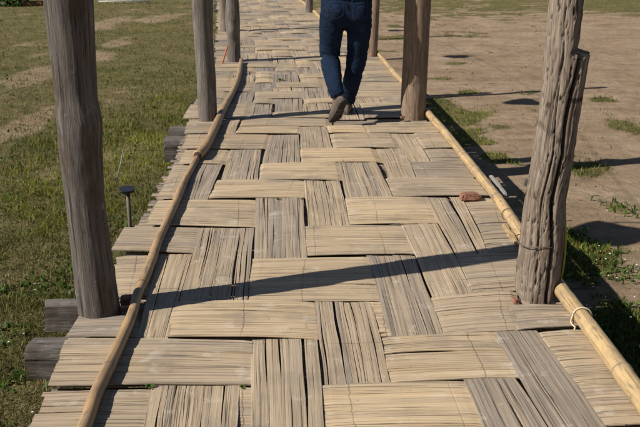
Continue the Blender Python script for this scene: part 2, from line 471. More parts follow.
# ------------------------------------------------------------------ posts
def make_post(name, rows_, Y0, ztop, M=96, dz=.016, seed=0, cracks=5, mtl=None, notch=None, knots=(), rough=1.0):
    pr = []
    for (py, xl, xr) in rows_:
        a = ony(xl, py, Y0); b = ony(xr, py, Y0); pr.append((a.z, (a.x+b.x)/2, (b.x-a.x)/2))
    pr.sort()
    zs = [p[0] for p in pr]; xs = [p[1] for p in pr]; rs = [p[2] for p in pr]
    sl = (xs[-1]-xs[0])/(zs[-1]-zs[0])
    x_top = xs[-1]+sl*(ztop-zs[-1])*.5
    zs = [GZ-.15]+zs+[ztop]; xs = [xs[0]-sl*(xs[0]*0)]+xs+[x_top]; rs = [rs[0]*1.04]+rs+[rs[-1]*.94]
    rg = random.Random(seed)
    cr = []
    for k in range(cracks):
        cr.append((rg.uniform(0, 2*PI), rg.uniform(-.2, .2), rg.uniform(.004, .011)*rough, rg.uniform(.022, .045), rg.uniform(-.3, 1.6), rg.uniform(.5, 1.5), rg.uniform(0, 9)))
    if notch: cr.append((-PI/2+.18, -.02, .026, .075, .2, 3.0, 2.0)); cr.append((-PI/2-.5, .05, .012, .04, .6, .6, 5.0))
    Z = np.arange(GZ-.15, ztop+dz, dz); th = np.linspace(0, 2*PI, M, endpoint=False)
    ZZ, TT = np.meshgrid(Z, th, indexing='ij')
    cx = np.interp(ZZ, zs, xs); rr = np.interp(ZZ, zs, rs)
    cyl = lambda s, fz, ft, sd: fbm(ZZ*fz+7*sd, (np.cos(TT)+1.3)*ft, sd, 4)*.5 + fbm(ZZ*fz-3*sd, (np.sin(TT)+1.3)*ft, sd+5, 4)*.5
    low = cyl(0, 3.0, 1.2, seed+1)-.5; ridg = cyl(0, 4.0, 7.0, seed+2)-.5; fine = cyl(0, 16.0, 22.0, seed+3)-.5
    rg2 = cyl(0, 1.6, 20.0, seed+4)-.5
    R_ = rr*(1 + .13*low*rough + .055*ridg*rough + (.02 if notch else .05)*rg2*rough + (.035 if notch else .06)*fine*rough)
    cav = np.clip(-rg2*3.2-.3, 0, 1)*.8*rough
    for (t0, sl_, dep, wd, zc, zl, ph) in cr:
        tc = t0 + sl_*(ZZ-.5) + .10*np.sin(ZZ*5+ph) + .05*np.sin(ZZ*17+ph*2)
        dt = (TT-tc+PI) % (2*PI) - PI
        am = np.clip(1-((ZZ-zc)/zl)**2, 0, 1)*(.45+.8*vn(ZZ*9+ph, ZZ*0, seed+9))
        g = np.exp(-(dt/wd)**2)*am
        R_ = R_ - dep*g; cav = np.maximum(cav, np.clip(g*dep/.010, 0, 1)*.95)
    for (kz, kt, ka, ks) in knots:
        dt = (TT-kt+PI) % (2*PI) - PI
        R_ = R_ + ka*np.exp(-(dt*rr/ks)**2-((ZZ-kz)/(ks*1.2))**2)
    if notch:
        pit = np.clip(fbm(ZZ*30, TT*9, 71, 3)-.67, 0, 1)*22; pit = np.clip(pit, 0, 1); R_ = R_-.006*pit; cav = np.maximum(cav, pit*.8)
        sc = np.clip(fbm(ZZ*9, TT*5, 83, 4)-.52, 0, 1)*10; R_ = R_ + .004*np.clip(sc, 0, 1)
    X = R_*np.cos(TT); Y = R_*np.sin(TT)
    if notch:
        zn = notch
        na = -R(28); nx, ny = math.cos(na), math.sin(na)
        d = X*nx + Y*ny
        lim = rr*(.34 + .16*(vn(ZZ*22, TT*3, 3)-.5) + .25*np.clip((ZZ-zn-.15)/.5, 0, 1))
        zedge = zn + .02*(vn(TT*9, TT*0, 8)-.5)
        cut = (ZZ > zedge) & (d > lim)
        X = np.where(cut, X-(d-lim)*nx, X); Y = np.where(cut, Y-(d-lim)*ny, Y)
        cav = np.where(cut, cav*.7+.12*vn(ZZ*30, TT*9, 4), cav)
        # a thin crack where the broken slab is splitting off
        dt2 = np.abs(ZZ-(zn-.17)); cav = np.where((dt2 < .008) & (X*nx+Y*ny > rr*.5), .9, cav)
    nZ = len(Z)
    V = np.stack([X+cx, Y+Y0, ZZ], -1).reshape(-1, 3)
    U = np.stack([ZZ+seed, TT*float(np.mean(rr))], -1).reshape(-1, 2)
    mb = MB(); F = []
    for i in range(nZ-1):
        for k in range(M):
            k2 = (k+1) % M; F.append((i*M+k, i*M+k2, (i+1)*M+k2, (i+1)*M+k))
    Vl = [tuple(p) for p in V]; Vl.append((float(cx[-1, 0]), Y0, ztop+.005)); Ul = [tuple(u) for u in U]+[(0, 0)]
    for k in range(M): F.append(((nZ-1)*M+k, (nZ-1)*M+(k+1) % M, nZ*M))
    mb.add(Vl, F, Ul, list(cav.reshape(-1))+[.2])
    return mb.build(name, mtl or M_LOG)
NL = dict(cat='post', group='log posts along the walkway')
M_LOGD = log_mat('shade darkened log', (.24, .215, .195), (.125, .105, .09), (.05, .04, .034))  # weathered log colours darkened for the shade on the near left post
L1 = make_post('log_post', [(0,44,93),(50,50,95),(100,56,97),(112,56,99),(122,57,101),(150,59,102),(200,66,104),(250,72,111),(290,76,117),(316,80,121)], 3.0, 2.35, M=128, dz=.012, seed=3, cracks=4, rough=.6, knots=((.78, -PI/2+.9, .012, .06), (.62, -PI/2+.2, .006, .04)), mtl=M_LOGD)
tag(L1, 'thick dark grey log post nearest on the left, beside two beam ends', **NL)
zn = ony(575, 53, 3.13).z
R1 = make_post('log_post', [(0,551,594),(52,546,589),(70,544,586),(120,539,577),(150,535,573),(200,526,564),(240,521,562),(276,517,558),(303,515,553)], 3.13, 2.3, M=160, dz=.010, seed=14, cracks=5, notch=zn, rough=1.0, mtl=M_LOGR)
tag(R1, 'gnarled split log post nearest on the right, with a broken step near its top', **NL)
L2 = make_post('log_post', [(0,191,213),(40,194,213),(80,197,216),(110,198,217),(124,199,217)], 6.65, 2.3, M=72, dz=.025, seed=22, cracks=3, rough=.6)
tag(L2, 'grey log post second on the left, beside the bamboo pole and the dark stake', **NL)
R2 = make_post('log_post', [(0,405,431),(60,403,428),(100,401,426),(119,401,425)], 6.80, 2.3, M=72, dz=.025, seed=31, cracks=2, mtl=M_LOGB, rough=.5)
tag(R2, 'smooth warm brown log post just right of the walking person, pale at its foot', **NL)
L3 = make_post('log_post', [(0,226,238.5),(20,225,240),(40,227,240),(62,227,241)], 10.2, 2.3, M=48, dz=.04, seed=41, cracks=4, knots=((.38, -PI/2, .03, .05),))
tag(L3, 'grey log post third on the left, next to the thin orange stick', **NL)
R3 = make_post('log_post', [(0,370,380),(58,366,377)], 10.6, 2.3, M=48, dz=.04, seed=52, cracks=2, mtl=M_LOGB, rough=.6)
tag(R3, 'brown log post partly hidden behind the walking person', **NL)
L4 = make_post('log_post', [(0,219,229),(36,220,230)], 13.8, 2.3, M=32, dz=.06, seed=61, cracks=2, mtl=M_LOGR)
tag(L4, 'pale log post half hidden behind the third left post', **NL)
R4 = make_post('log_post', [(0,305.5,313),(12.5,305.5,313)], 17.5, 2.3, M=32, dz=.06, seed=71, cracks=2)
tag(R4, 'small grey log post farthest off, left of the walking person at the top', **NL)

# ------------------------------------------------------------------ bamboo edge poles
M_CUT = simple_mat('hollow cane inside', (.07, .04, .025), .95)
def pole(name, trace, r0, r1, mtl, label, seed, seg=14, step=.02, zoff=.006, spacing=.30):
    rg = random.Random(seed)
    r_ = (r0+r1)/2
    pts = [onz(x, y, r_+zoff) for x, y in trace]
    pts = resample(pts, step); n = len(pts)
    rad = [(r0+(r1-r0)*i/(n-1))*(1+.03*math.sin(i*step*6+seed)) for i in range(n)]
    tot = sum((pts[i]-pts[i-1]).length for i in range(1, n)); nodes = []; q = rg.uniform(.1, .3)
    while q < tot: nodes.append(q); q += spacing*rg.uniform(.8, 1.25)
    for i, p in enumerate(pts): p.z = p.z + .004*math.sin(i*step*4+seed)
    mb = MB(); tube(mb, pts, rad, seg, .5, True, nodes, bump=.0035)
    o = mb.build(name, mtl)
    m2 = MB(); d = (pts[0]-pts[1]).normalized()
    tube(m2, [pts[0]+d*.0005, pts[0]+d*.0015], [rad[0]*.78, rad[0]*.76], seg); m2.build('cut_end', M_CUT, o)
    m2 = MB(); d = (pts[-1]-pts[-2]).normalized()
    tube(m2, [pts[-1]+d*.0005, pts[-1]+d*.0015], [rad[-1]*.78, rad[-1]*.76], seg); m2.build('cut_end', M_CUT, o)
    return tag(o, label, 'pole', 'bamboo poles along the walkway edges')
pole('bamboo_pole', [(60,470),(84,427),(95,396),(102,382),(118.6,347),(132,315),(138,293),(146,275),(151,261),(158.5,240),(166.5,223),(174,207),(180,192),(186,178),(192,167),(198,156),(202,151)], .021, .021, M_POLE2,
     'nearest tan bamboo pole lying along the left edge of the woven deck', 5)
pole('bamboo_pole', [(197.5,156),(206,146),(218,121),(227,102),(235,87),(239,75),(241.5,60)], .033, .024, M_POLE2,
     'grey brown bamboo pole with an open cut end, farther along the left edge', 8, zoff=.012)
pole('bamboo_pole', [(702,470),(668,433),(635,391),(615,363),(585,321),(564,293),(545,266)], .034, .031, M_POLE,
     'nearest thick yellow bamboo pole at the right edge, with a pale rope tied round it', 12)
pole('bamboo_pole', [(541,260),(520,231),(506,211),(497.5,199),(482.5,179),(467.5,160),(450,139),(434,120),(427,111)], .028, .030, M_POLE,
     'yellow bamboo pole at the right edge, between the brown post and the split post', 17)
pole('bamboo_pole', [(422,107),(402,81),(394,72.5),(385,62),(379,54)], .030, .026, M_POLE,
     'crooked pale bamboo pole right of the person, beyond the brown post', 23, step=.04)
pole('bamboo_pole', [(376,52),(345,33),(320,17),(314,11),(300,0),(294,-6)], .036, .034, M_POLE,
     'farthest pale bamboo pole at the right edge, passing the small distant post', 29, step=.08)
# split sliver and pale broken pieces beside the right poles
def slab(name, p0, p1, w, t, mtl, label, cat, tone=.5, zc=.01, seg=10, curve=0.0, group=None):
    p0 = Vector(p0); p1 = Vector(p1); d = (p1-p0); L = d.length; d.normalize(); s = Vector((-d.y, d.x, 0)).normalized()
    V = []; U = []
    for i in range(seg+1):
        u = i/seg; c = p0+(p1-p0)*u + Vector((0, 0, curve*math.sin(PI*u))); ww = w*(1+.18*math.sin(u*13+L*70)+.1*math.sin(u*31))*(.7+.3*math.sin(PI*min(1, max(.05, u))))
        for (a, z) in ((-.5, 0), (-.5, t), (0, t*1.25), (.5, t), (.5, 0)):
            V.append(c + s*a*ww + Vector((0, 0, z))); U.append((u*L, a*ww+3))
    F = []
    for i in range(seg):
        for q in range(4): F.append((i*5+q, i*5+q+1, (i+1)*5+q+1, (i+1)*5+q))
        F.append((i*5+4, i*5, (i+1)*5, (i+1)*5+4))
    F += [(0, 4, 3, 2, 1), tuple(seg*5+k for k in range(5))]
    mb = MB(); mb.add(V, F, U, [tone]*len(V)); o = mb.build(name, mtl, smooth=False); return tag(o, label, cat, group)
slab('bamboo_sliver', onz(504,226,.012), onz(517,245,.012), .028, .009, M_POLE, 'short split bamboo sliver beside the right pole, just before the split post', 'sliver')
M_PALE = simple_mat('pale dry bark', (.30, .27, .235), .9, 90, .55, .9, .006)
slab('bark_piece', onz(491,177,.0), onz(505,196,.0), .035, .010, M_PALE, 'ragged pale piece of dry cane sticking out beyond the right bamboo pole', 'cane piece')

# ties
def ring(name, c, ax, r, t, mtl, label, cat, tail=None, wob=.002, rx=1.0):
    ax = Vector(ax).normalized(); a = ax.cross(Vector((0, 0, 1)))
    a = a.normalized() if a.length > .1 else Vector((1, 0, 0)); b = ax.cross(a).normalized()
    pts = [Vector(c) + a*math.cos(q)*r*rx + b*math.sin(q)*r + ax*wob*math.sin(q*2) for q in [2*PI*i/28 for i in range(29)]]
    mb = MB(); tube(mb, pts, t, 6)
    if tail: tube(mb, resample(tail, .01), t, 6)
    return tag(mb.build(name, mtl), label, cat)
pc = onz(582, 316.5, .038); e0 = onz(577, 316, .0)
ring('rope_tie', pc, (onz(600,342,.03)-onz(570,301,.03)), .037, .0035, M_ROPE, 'pale rope knotted round the thick yellow bamboo pole at right', 'rope',
     tail=[pc+Vector((-.035, 0, .01)), pc+Vector((-.045, -.01, -.02)), onz(575,327,.012), onz(574,330,.008)])
pc = onz(508, 214.5, .034)
ring('wire_tie', pc, (onz(512,220,.03)-onz(500,203,.03)), .033, .0022, M_WIRE, 'thin dark wire tied round the right bamboo pole just before the split post', 'wire')
c1 = ony(538, 241, 3.13)
w_pts = []
for i in range(33):
    q = 2*PI*i/32
    w_pts.append(Vector((c1.x-.002+.086*math.cos(q), 3.13+.088*math.sin(q), c1.z-.004*math.cos(q)+.006*math.sin(3*q))))
mb = MB(); tube(mb, w_pts, .0022, 6); tag(mb.build('wire_loop', M_WIRE), 'thin wire looped round the foot of the gnarled split post', 'wire')
yp = [Vector((ony(561.5, 205, 3.13).x+.004, 3.10, ony(561, 205, 3.13).z)), Vector((ony(561.5, 240, 3.13).x+.004, 3.09, ony(561, 240, 3.13).z)),
      Vector((ony(559, 270, 3.13).x+.005, 3.10, ony(559, 270, 3.13).z)), Vector((ony(555, 292, 3.13).x+.006, 3.12, .04))]
mb = MB(); tube(mb, resample(yp, .02), .0045, 6); tag(mb.build('yellow_cord', M_YEL), 'yellow cord hanging down the right side of the gnarled split post', 'cord')

# brick chunks
def chunk(name, c, sx, sy, sz, rz, mtl, label, cat, seed, group=None):
    import bmesh
    bm = bmesh.new(); bmesh.ops.create_cube(bm, size=1); bmesh.ops.bevel(bm, geom=bm.edges[:], offset=.12, segments=2, affect='EDGES')
    bmesh.ops.subdivide_edges(bm, edges=bm.edges[:], cuts=2, use_grid_fill=True)
    for v in bm.verts:
        p = v.co.copy(); k = 1+.25*(mnoise.noise(p*1.7+Vector((seed, 0, 0))))+.1*mnoise.noise(p*5+Vector((seed, 3, 0)))
        if p.z > 0: v.co.x *= (1-.25*p.z); 
        v.co = Vector((v.co.x*k*sx, v.co.y*k*sy, (v.co.z*(1+.2*mnoise.noise(p*2+Vector((seed, 9, 0))))+.5)*sz))
    me = bpy.data.meshes.new(name); bm.to_mesh(me); bm.free(); me.materials.append(mtl)
    o = bpy.data.objects.new(name, me); col.objects.link(o); o.location = c; o.rotation_euler = (0, 0, rz); return tag(o, label, cat, group)
chunk('brick_chunk', onz(469.5,199,.012), .115, .07, .035, .1, M_BRICK, 'broken terracotta brick chunk lying alone on the woven deck near the right pole', 'brick', 2)
chunk('brick_chunk', onz(128,303,.0), .06, .05, .03, .5, M_BRICK, 'dark red brick chunk in shade between the left post and the left pole', 'brick', 5)
chunk('brick_chunk', onz(515.5,303,.0), .022, .03, .022, .2, M_BRICK, 'small red chip standing for a red paint spot at the left foot of the gnarled split post', 'brick', 7)  # added lump in place of a red paint spot on the post
chunk('brick_chunk', onz(402.5,118.5,.005), .03, .03, .022, .2, M_BRICK, 'small red chip standing for a red paint spot at the foot of the smooth brown post', 'brick', 8)  # likewise a lump for the red paint on this post

# ------------------------------------------------------------------ beams
def beam(x0, x1, y, w, h, ztop, label, seed, rot=0.0, group='timber beams under the walkway'):
    NX, NY, NZ = 60, 7, 7
    mb = MB(); V = []; U = []; C = []; idx = {}
    def vid(i, j, k):
        key = (i, j, k)
        if key in idx: return idx[key]
        x = x0+(x1-x0)*i/NX; yy = (j/NY-.5)*w; zz = (k/NZ-1)*h
        # rounded arrises and cracks
        ey = abs(j/NY-.5)*2; ez = abs(k/NZ-.5)*2
        rd = .03*max(0, ey-.8)*max(0, ez-.8)*25*w
        yy -= math.copysign(rd*.5, yy); zz -= math.copysign(rd*.5, k/NZ-.5)
        p = Vector((x*.8, yy*9+seed, zz*9))
        yy += .012*mnoise.noise(p*2.0); zz += .010*mnoise.noise(p*2.3+Vector((4, 4, 4)))
        cr = max(0, 1-abs((k/NZ-.55-.05*math.sin(x*6+seed)))/.09) if (j in (0, NY)) or i in (0, NX) else 0
        if i in (0, NX): x += (.02*mnoise.noise(Vector((yy*14, zz*14, seed))) + 0)
        yy -= math.copysign(.002*cr, yy) if j in (0, NY) else 0
        yr = y+yy+rot*(x-x0)
        idx[key] = len(V); V.append((x, yr, ztop+zz)); U.append((x*1.5+seed, (yy*.8+zz*.5))); C.append(min(1, cr*.25)); return idx[key]
    F = []
    for i in range(NX):
        for j in range(NY):
            F.append((vid(i,j,NZ), vid(i+1,j,NZ), vid(i+1,j+1,NZ), vid(i,j+1,NZ))); F.append((vid(i,j,0), vid(i,j+1,0), vid(i+1,j+1,0), vid(i+1,j,0)))
        for k in range(NZ):
            F.append((vid(i,0,k), vid(i+1,0,k), vid(i+1,0,k+1), vid(i,0,k+1))); F.append((vid(i,NY,k), vid(i,NY,k+1), vid(i+1,NY,k+1), vid(i+1,NY,k)))
    for j in range(NY):
        for k in range(NZ):
            F.append((vid(0,j,k), vid(0,j,k+1), vid(0,j+1,k+1), vid(0,j+1,k))); F.append((vid(NX,j,k), vid(NX,j+1,k), vid(NX,j+1,k+1), vid(NX,j,k+1)))
    mb.add(V, F, U, C); o = mb.build('cross_beam', M_BEAM, smooth=False); return tag(o, label, 'beam', group)
p = onz(31, 345, -.05)
beam(onz(33,336,-.05).x, 1.05, onz(50,336,-.05).y-.055, .10, .135, -.050, 'cracked dark grey beam end poking out at lower left, nearer of the two beside the thick left post', 3)
beam(onz(41,309,-.035).x, 1.05, 3.17, .09, .11, -.04, 'grey squared beam end right at the foot of the thick left post, farther of its pair', 9)
bx = onz(168,134,-.03)
beam(onz(165,137,-.04).x, 1.1, onz(170,137,-.04).y-.02, .17, .17, -.045, 'black weathered beam end jutting out left before the second left post, lower of its pair', 15)
beam(onz(168,130,-.03).x, 1.1, onz(170,129,-.03).y+.05, .14, .13, -.035, 'dark beam end jutting out left by the second left post, upper of its pair', 21)
beam(onz(216,72,-.04).x, 1.0, onz(216,73,-.04).y, .16, .2, -.035, 'dark beam end at the deck edge just below the foot of the third left post', 27)
beam(onz(215,37,-.04).x, .8, onz(216,38,-.04).y, .2, .22, -.03, 'dark beam end left of the third post, behind the orange stick', 33)
beam(onz(216,17,-.04).x, .5, onz(216,17,-.04).y, .2, .22, -.03, 'distant dark beam end at the left edge, second from the top of the photo', 39)
beam(onz(214,3.5,-.04).x, .3, onz(216,3.5,-.04).y, .2, .22, -.03, 'farthest dark beam end at the left edge, at the top of the photo', 45)

# ------------------------------------------------------------------ small standing things
def garden_light(X, Y, topz, plate, label, rz=.2, h=None):
    t = empty('garden_light', (X, Y, GZ)); tag(t, label, 'garden light', 'black garden lights on stakes')
    mb = MB(); tube(mb, [(X, Y, GZ-.02), (X+.003, Y, topz-.02)], [.012, .013], 10); mb.build('stake', M_WIRE, t)
    mb = MB(); a = plate/2; V = []; n = 20
    for (z, s) in ((-.030, .30), (-.012, .95), (-.002, 1.0), (.004, .97)):
        for k in range(n):
            q = 2*PI*k/n; sq = 1/max(abs(math.cos(q)), abs(math.sin(q)))**.7
            x = a*s*math.cos(q)*sq; y = a*s*math.sin(q)*sq
            V.append((X+x*math.cos(rz)-y*math.sin(rz), Y+x*math.sin(rz)+y*math.cos(rz), topz+z+.10*y))
    F = [(r*n+k, r*n+(k+1) % n, (r+1)*n+(k+1) % n, (r+1)*n+k) for r in range(3) for k in range(n)]
    F += [tuple(range(n))[::-1], tuple(3*n+k for k in range(n))]
    mb.add(V, F); mb.build('lamp_head', M_BLACK, t, smooth=False); return t
gl = ony(127, 189, 5.1); garden_light(gl.x, 5.1, gl.z, .10, 'black flat topped garden light on a stake, right of the thick left post')
gl = ony(193, 104, 8.4); garden_light(gl.x, 8.4, gl.z, .06, 'small dark stake light close to the left side of the second left post')
a = onz(116, 183, GZ); b = ony(123.5, 149, a.y+.1)
mb = MB(); tube(mb, [a, a.lerp(b, .5)+Vector((.004, 0, 0)), b], [.006, .006, .005], 8)
tag(mb.build('metal_rod', simple_mat('grey rod', (.2, .2, .2), .5)), 'thin grey rod leaning in the grass behind the black garden light', 'rod')
a = ony(221, 68, 10.0); b = ony(227.5, 46, 9.95)
mb = MB(); tube(mb, [a+(a-b)*.6, a, b], [.012, .012, .010], 8)
tag(mb.build('orange_stick', M_ORANGE), 'thin orange stick leaning beside the third left post', 'stick')
a = onz(526, 187, GZ)
chunk('wood_block', a, .06, .05, .07, .1, M_BEAM, 'small dark block on the bare earth just left of the split post', 'block', 4)

# ------------------------------------------------------------------ ground
def seg_dist(X, Y, p, q):
    px, py = p[0], p[1]; dx, dy = q[0]-px, q[1]-py; L2 = dx*dx+dy*dy
    t = np.clip(((X-px)*dx+(Y-py)*dy)/L2, 0, 1)
    return np.hypot(X-px-t*dx, Y-py-t*dy)
g = lambda x, y: onz(x, y, GZ)
PATHS = [(g(-30,112), g(49,67), .35), (g(49,67), g(110,48), .2), (g(98,58), g(124,38), .3), (g(-20,155), g(53,106), .22), (g(95,27), g(125,18), .6), (g(150,20), g(185,12), .9)]
BLOBS = [(450,116,.55,1.0),(436,106,.4,1.0),(466,93,.18,.7),(525,93,.18,.7),(480,128,.35,.8),(470,118,.3,.8),(608,101,.22,.6),(632,130,.3,.6),(466,35,.6,.6),(470,14,1.5,.45),(515,21,.7,.5),
         (590,170,.22,.7),(622,210,.2,.6),(500,158,.2,.6),(470,140,.3,.8),(590,268,.3,.6),(618,318,.2,.75),(640,345,.25,.9),(610,330,.2,.9),(650,400,.3,.9),(565,235,.14,.7),(600,292,.15,.7),(570,250,.2,.9),
         (404,26,.5,.6),(398,50,.4,.7),(412,60,.3,.7),(440,80,.25,.5),(395,38,.5,.6),(452,64,.3,.5),(480,64,.3,.3),(540,112,.2,.4),(580,150,.15,.4)]
BW = [(g(x, y), r, s) for x, y, r, s in BLOBS]
def right_green(X, Y):
    n = fbm(X*3.1, Y*3.1, 5, 4); d = np.zeros_like(X)
    for (c, r, s) in BW:
        q = np.hypot(X-c.x, (Y-c.y)*.75)/r; d = np.maximum(d, s*np.clip(1.5-q, 0, 1))
    # strip under the deck's right edge
    e = np.exp(-((X-1.35)/.38)**2)*np.clip((6.0-Y)/2.0, .25, 1)
    e = e*np.where(Y > 8, .4, 1)
    far = np.clip((Y-19)/8, 0, 1)*.75 + np.clip((Y-10)/12, 0, 1)*np.clip((X-9)/5, 0, 1)*.6
    m = np.maximum(np.maximum(d, e*.95), far)
    return np.clip((m + (n-.5)*1.5 - .28)*2.2, 0, 1)
def left_bare(X, Y):
    b = np.zeros_like(X)
    for (p_, q_, w) in PATHS:
        b = np.maximum(b, np.clip(1.25-seg_dist(X, Y, p_, q_)/w/(.35+1.3*fbm(X*1.1, Y*1.1, 77, 3)), 0, 1))
    n = fbm(X*1.7, Y*1.1, 21, 4)
    return np.clip((b*.62 + (n-.50)*1.5)*1.35, 0, .66)
def greenness(X, Y):
    left = 1-left_bare(X, Y)*.85
    side = np.clip((-.2-X-deckc(Y))/.5, 0, 1)
    return left*side + right_green(X, Y)*(1-side)
def deckc(Y): return np.where(Y > 10, .085*(Y-10), 0)
def gz(X, Y):
    return GZ + .05*(fbm(X*.6, Y*.6, 2, 3)-.5) + .014*(fbm(X*7, Y*7, 6, 3)-.5)
xs = np.concatenate([np.array([-400,-200,-100,-60,-40,-30,-24,-20,-17,-15,-13,-11.5,-10,-9]), np.arange(-8, 7.01, .08), np.array([7.5,8,9,10,12,15,19,25,35,60,120,250,400])])
ys = np.concatenate([np.array([-60,-20,-8,-4,-2,0,1]), np.arange(1.5, 14, .08), np.arange(14, 32, .2), np.array([33,35,38,42,50,65,90,140,250,500])])
GX, GY = np.meshgrid(xs, ys); Zg = gz(GX, GY)
nx, ny = len(xs), len(ys)
V = np.stack([GX, GY, Zg], -1).reshape(-1, 3)
I = np.arange(nx*ny).reshape(ny, nx)
F = np.stack([I[:-1, :-1], I[:-1, 1:], I[1:, 1:], I[1:, :-1]], -1).reshape(-1, 4)
me = bpy.data.meshes.new('ground'); me.from_pydata(V.tolist(), [], F.tolist())
at = me.attributes.new('green', 'FLOAT', 'POINT'); at.data.foreach_set('value', greenness(GX, GY).ravel())
me.polygons.foreach_set('use_smooth', [True]*len(me.polygons))
ground = bpy.data.objects.new('ground', me); col.objects.link(ground); ground['kind'] = 'structure'
def ground_mat():
    m, nt, N, Lk, P = mat('earth and turf')
    pos = N.new('ShaderNodeNewGeometry').outputs['Position']; gr = attr(N, 'green').outputs['Fac']
    n1 = noise_t(N, Lk, pos, 1.3, 6, .6); n2 = noise_t(N, Lk, pos, 9, 6, .65); n3 = noise_t(N, Lk, pos, 55, 5, .7); n4 = noise_t(N, Lk, pos, 190, 3, .7)
    st = noise_t(N, Lk, mapv(N, Lk, pos, (.5, 3.0, 1)), 2.2, 4, .6)
    dirt = ramp(N, Lk, n1, [(.3, (.27, .19, .12)), (.5, (.34, .245, .158)), (.7, (.40, .30, .205))])
    dirt = mixc(N, Lk, 1.0, dirt, ramp(N, Lk, n2, [(.25, (.72, .7, .68)), (.5, (1, 1, 1)), (.75, (1.16, 1.15, 1.14))]), 'MULTIPLY')
    dirt = mixc(N, Lk, 1.0, dirt, ramp(N, Lk, st, [(.3, (.84, .83, .82)), (.6, (1.08, 1.08, 1.08))]), 'MULTIPLY')
    dirt = mixc(N, Lk, mth(N, Lk, 'MULTIPLY', sstep(N, Lk, n3, .62, .74), .5), dirt, (.11, .075, .05))
    turf = ramp(N, Lk, n2, [(.3, (.10, .088, .032)), (.5, (.17, .142, .058)), (.72, (.25, .20, .10))])
    turf = mixc(N, Lk, sstep(N, Lk, n1, .45, .7), turf, mixc(N, Lk, n3, (.055, .065, .018), (.15, .145, .05)))
    turf = mixc(N, Lk, 1.0, turf, ramp(N, Lk, n3, [(.3, (.55, .55, .5)), (.5, (1, 1, 1)), (.75, (1.35, 1.3, 1.2))]), 'MULTIPLY')
    f = sstep(N, Lk, mth(N, Lk, 'ADD', gr, mth(N, Lk, 'MULTIPLY', mth(N, Lk, 'SUBTRACT', n3, .5), .9)), .3, .75)
    c = mixc(N, Lk, f, dirt, turf)
    Lk.new(c, P.inputs['Base Color']); P.inputs['Roughness'].default_value = .95; P.inputs['Specular IOR Level'].default_value = .1
    h = mth(N, Lk, 'ADD', mth(N, Lk, 'MULTIPLY', n2, 1.0), mth(N, Lk, 'ADD', mth(N, Lk, 'MULTIPLY', n3, .5), mth(N, Lk, 'MULTIPLY', n4, .25)))
    h = mth(N, Lk, 'ADD', h, mth(N, Lk, 'MULTIPLY', noise_t(N, Lk, pos, 5, 3, .5), 1.2))
    bump(N, Lk, P, h, .95, .04); return m
me.materials.append(ground_mat())

# ------------------------------------------------------------------ grass blades, leaves
def blades(name, X, Y, H, W, T, mtl, label, cat, bend=.5, leaf=False):
    n = len(X); Z = gz(X, Y)-.004
    az = nrg.uniform(0, 2*PI, n); la = nrg.uniform(0, 2*PI, n); ln = np.abs(nrg.normal(0, bend, n))*H
    wx, wy = np.cos(az)*W/2, np.sin(az)*W/2; lx, ly = np.cos(la)*ln, np.sin(la)*ln
    Vs = np.zeros((n, 5, 3))
    Vs[:, 0] = np.stack([X-wx, Y-wy, Z], -1); Vs[:, 1] = np.stack([X+wx, Y+wy, Z], -1)
    k = 1.0 if not leaf else 2.6
    Vs[:, 2] = np.stack([X+wx*.8*k+lx*.4, Y+wy*.8*k+ly*.4, Z+H*.6], -1); Vs[:, 3] = np.stack([X-wx*.8*k+lx*.4, Y-wy*.8*k+ly*.4, Z+H*.6], -1)
    Vs[:, 4] = np.stack([X+lx, Y+ly, Z+H*(1-.25*np.minimum(1, ln/H))], -1)
    if leaf:
        Vs[:, 0, :2] = Vs[:, 0, :2]*.8+np.stack([X, Y], -1)*.2
    me = bpy.data.meshes.new(name)
    me.vertices.add(n*5); me.vertices.foreach_set('co', Vs.ravel())
    base = np.arange(n)*5
    loops = np.stack([base, base+1, base+2, base+3, base+3, base+2, base+4], -1).ravel().astype(np.int32)
    me.loops.add(n*7); me.loops.foreach_set('vertex_index', loops)
    st = np.stack([np.arange(n)*7, np.arange(n)*7+4], -1).ravel().astype(np.int32); tot = np.tile([4, 3], n).astype(np.int32)
    me.polygons.add(n*2); me.polygons.foreach_set('loop_start', st); me.polygons.foreach_set('loop_total', tot)
    me.update(calc_edges=True); me.validate()
    at = me.attributes.new('tone', 'FLOAT', 'POINT'); at.data.foreach_set('value', np.repeat(np.clip(T, 0, 1), 5))
    me.materials.append(mtl); o = bpy.data.objects.new(name, me); col.objects.link(o)
    return tag(o, label, cat, kind='stuff')
GS = [(0, (.30, .24, .115)), (.25, (.20, .165, .07)), (.45, (.115, .105, .032)), (.65, (.10, .11, .024)), (.85, (.20, .205, .032)), (1, (.27, .27, .045))]
M_GRASS = blade_mat('grass blades', GS); M_WEED = blade_mat('weed leaves', [(0, (.035, .065, .012)), (.5, (.06, .11, .018)), (1, (.11, .17, .03))], .3)
def sample(n, x0, x1, y0, y1, pw=2.0):
    # density falls with the distance like 1/y^pw
    u = nrg.uniform(0, 1, n); a = 1-pw
    Y = (y0**a + u*(y1**a-y0**a))**(1/a) if abs(a) > 1e-6 else y0*(y1/y0)**u
    X = nrg.uniform(0, 1, n); return X, Y
n = 330000
u, Y = sample(n, 0, 0, 2.0, 30, 1.7)
xl = -.46*Y-.6; X = xl + u*(-.55-deckc(Y)-xl)
G = greenness(X, Y); n1 = fbm(X*1.3, Y*1.3, 31, 3); n2 = fbm(X*5, Y*5, 37, 3)
keep = nrg.uniform(0, 1, n) < np.clip(G*1.1*(.1+1.1*n2), .02, 1)
X, Y, n1, n2 = X[keep], Y[keep], n1[keep], n2[keep]
lush = np.clip(np.exp(-((X+1.9)/1.0)**2)*np.exp(-((Y-8.8)/2.6)**2)*1.5*(.4+fbm(X*2, Y*2, 91, 3)), 0, 1)
T = .31+.8*(n1-.5)+.6*(n2-.5)+nrg.normal(0, .20, len(X))+.42*lush
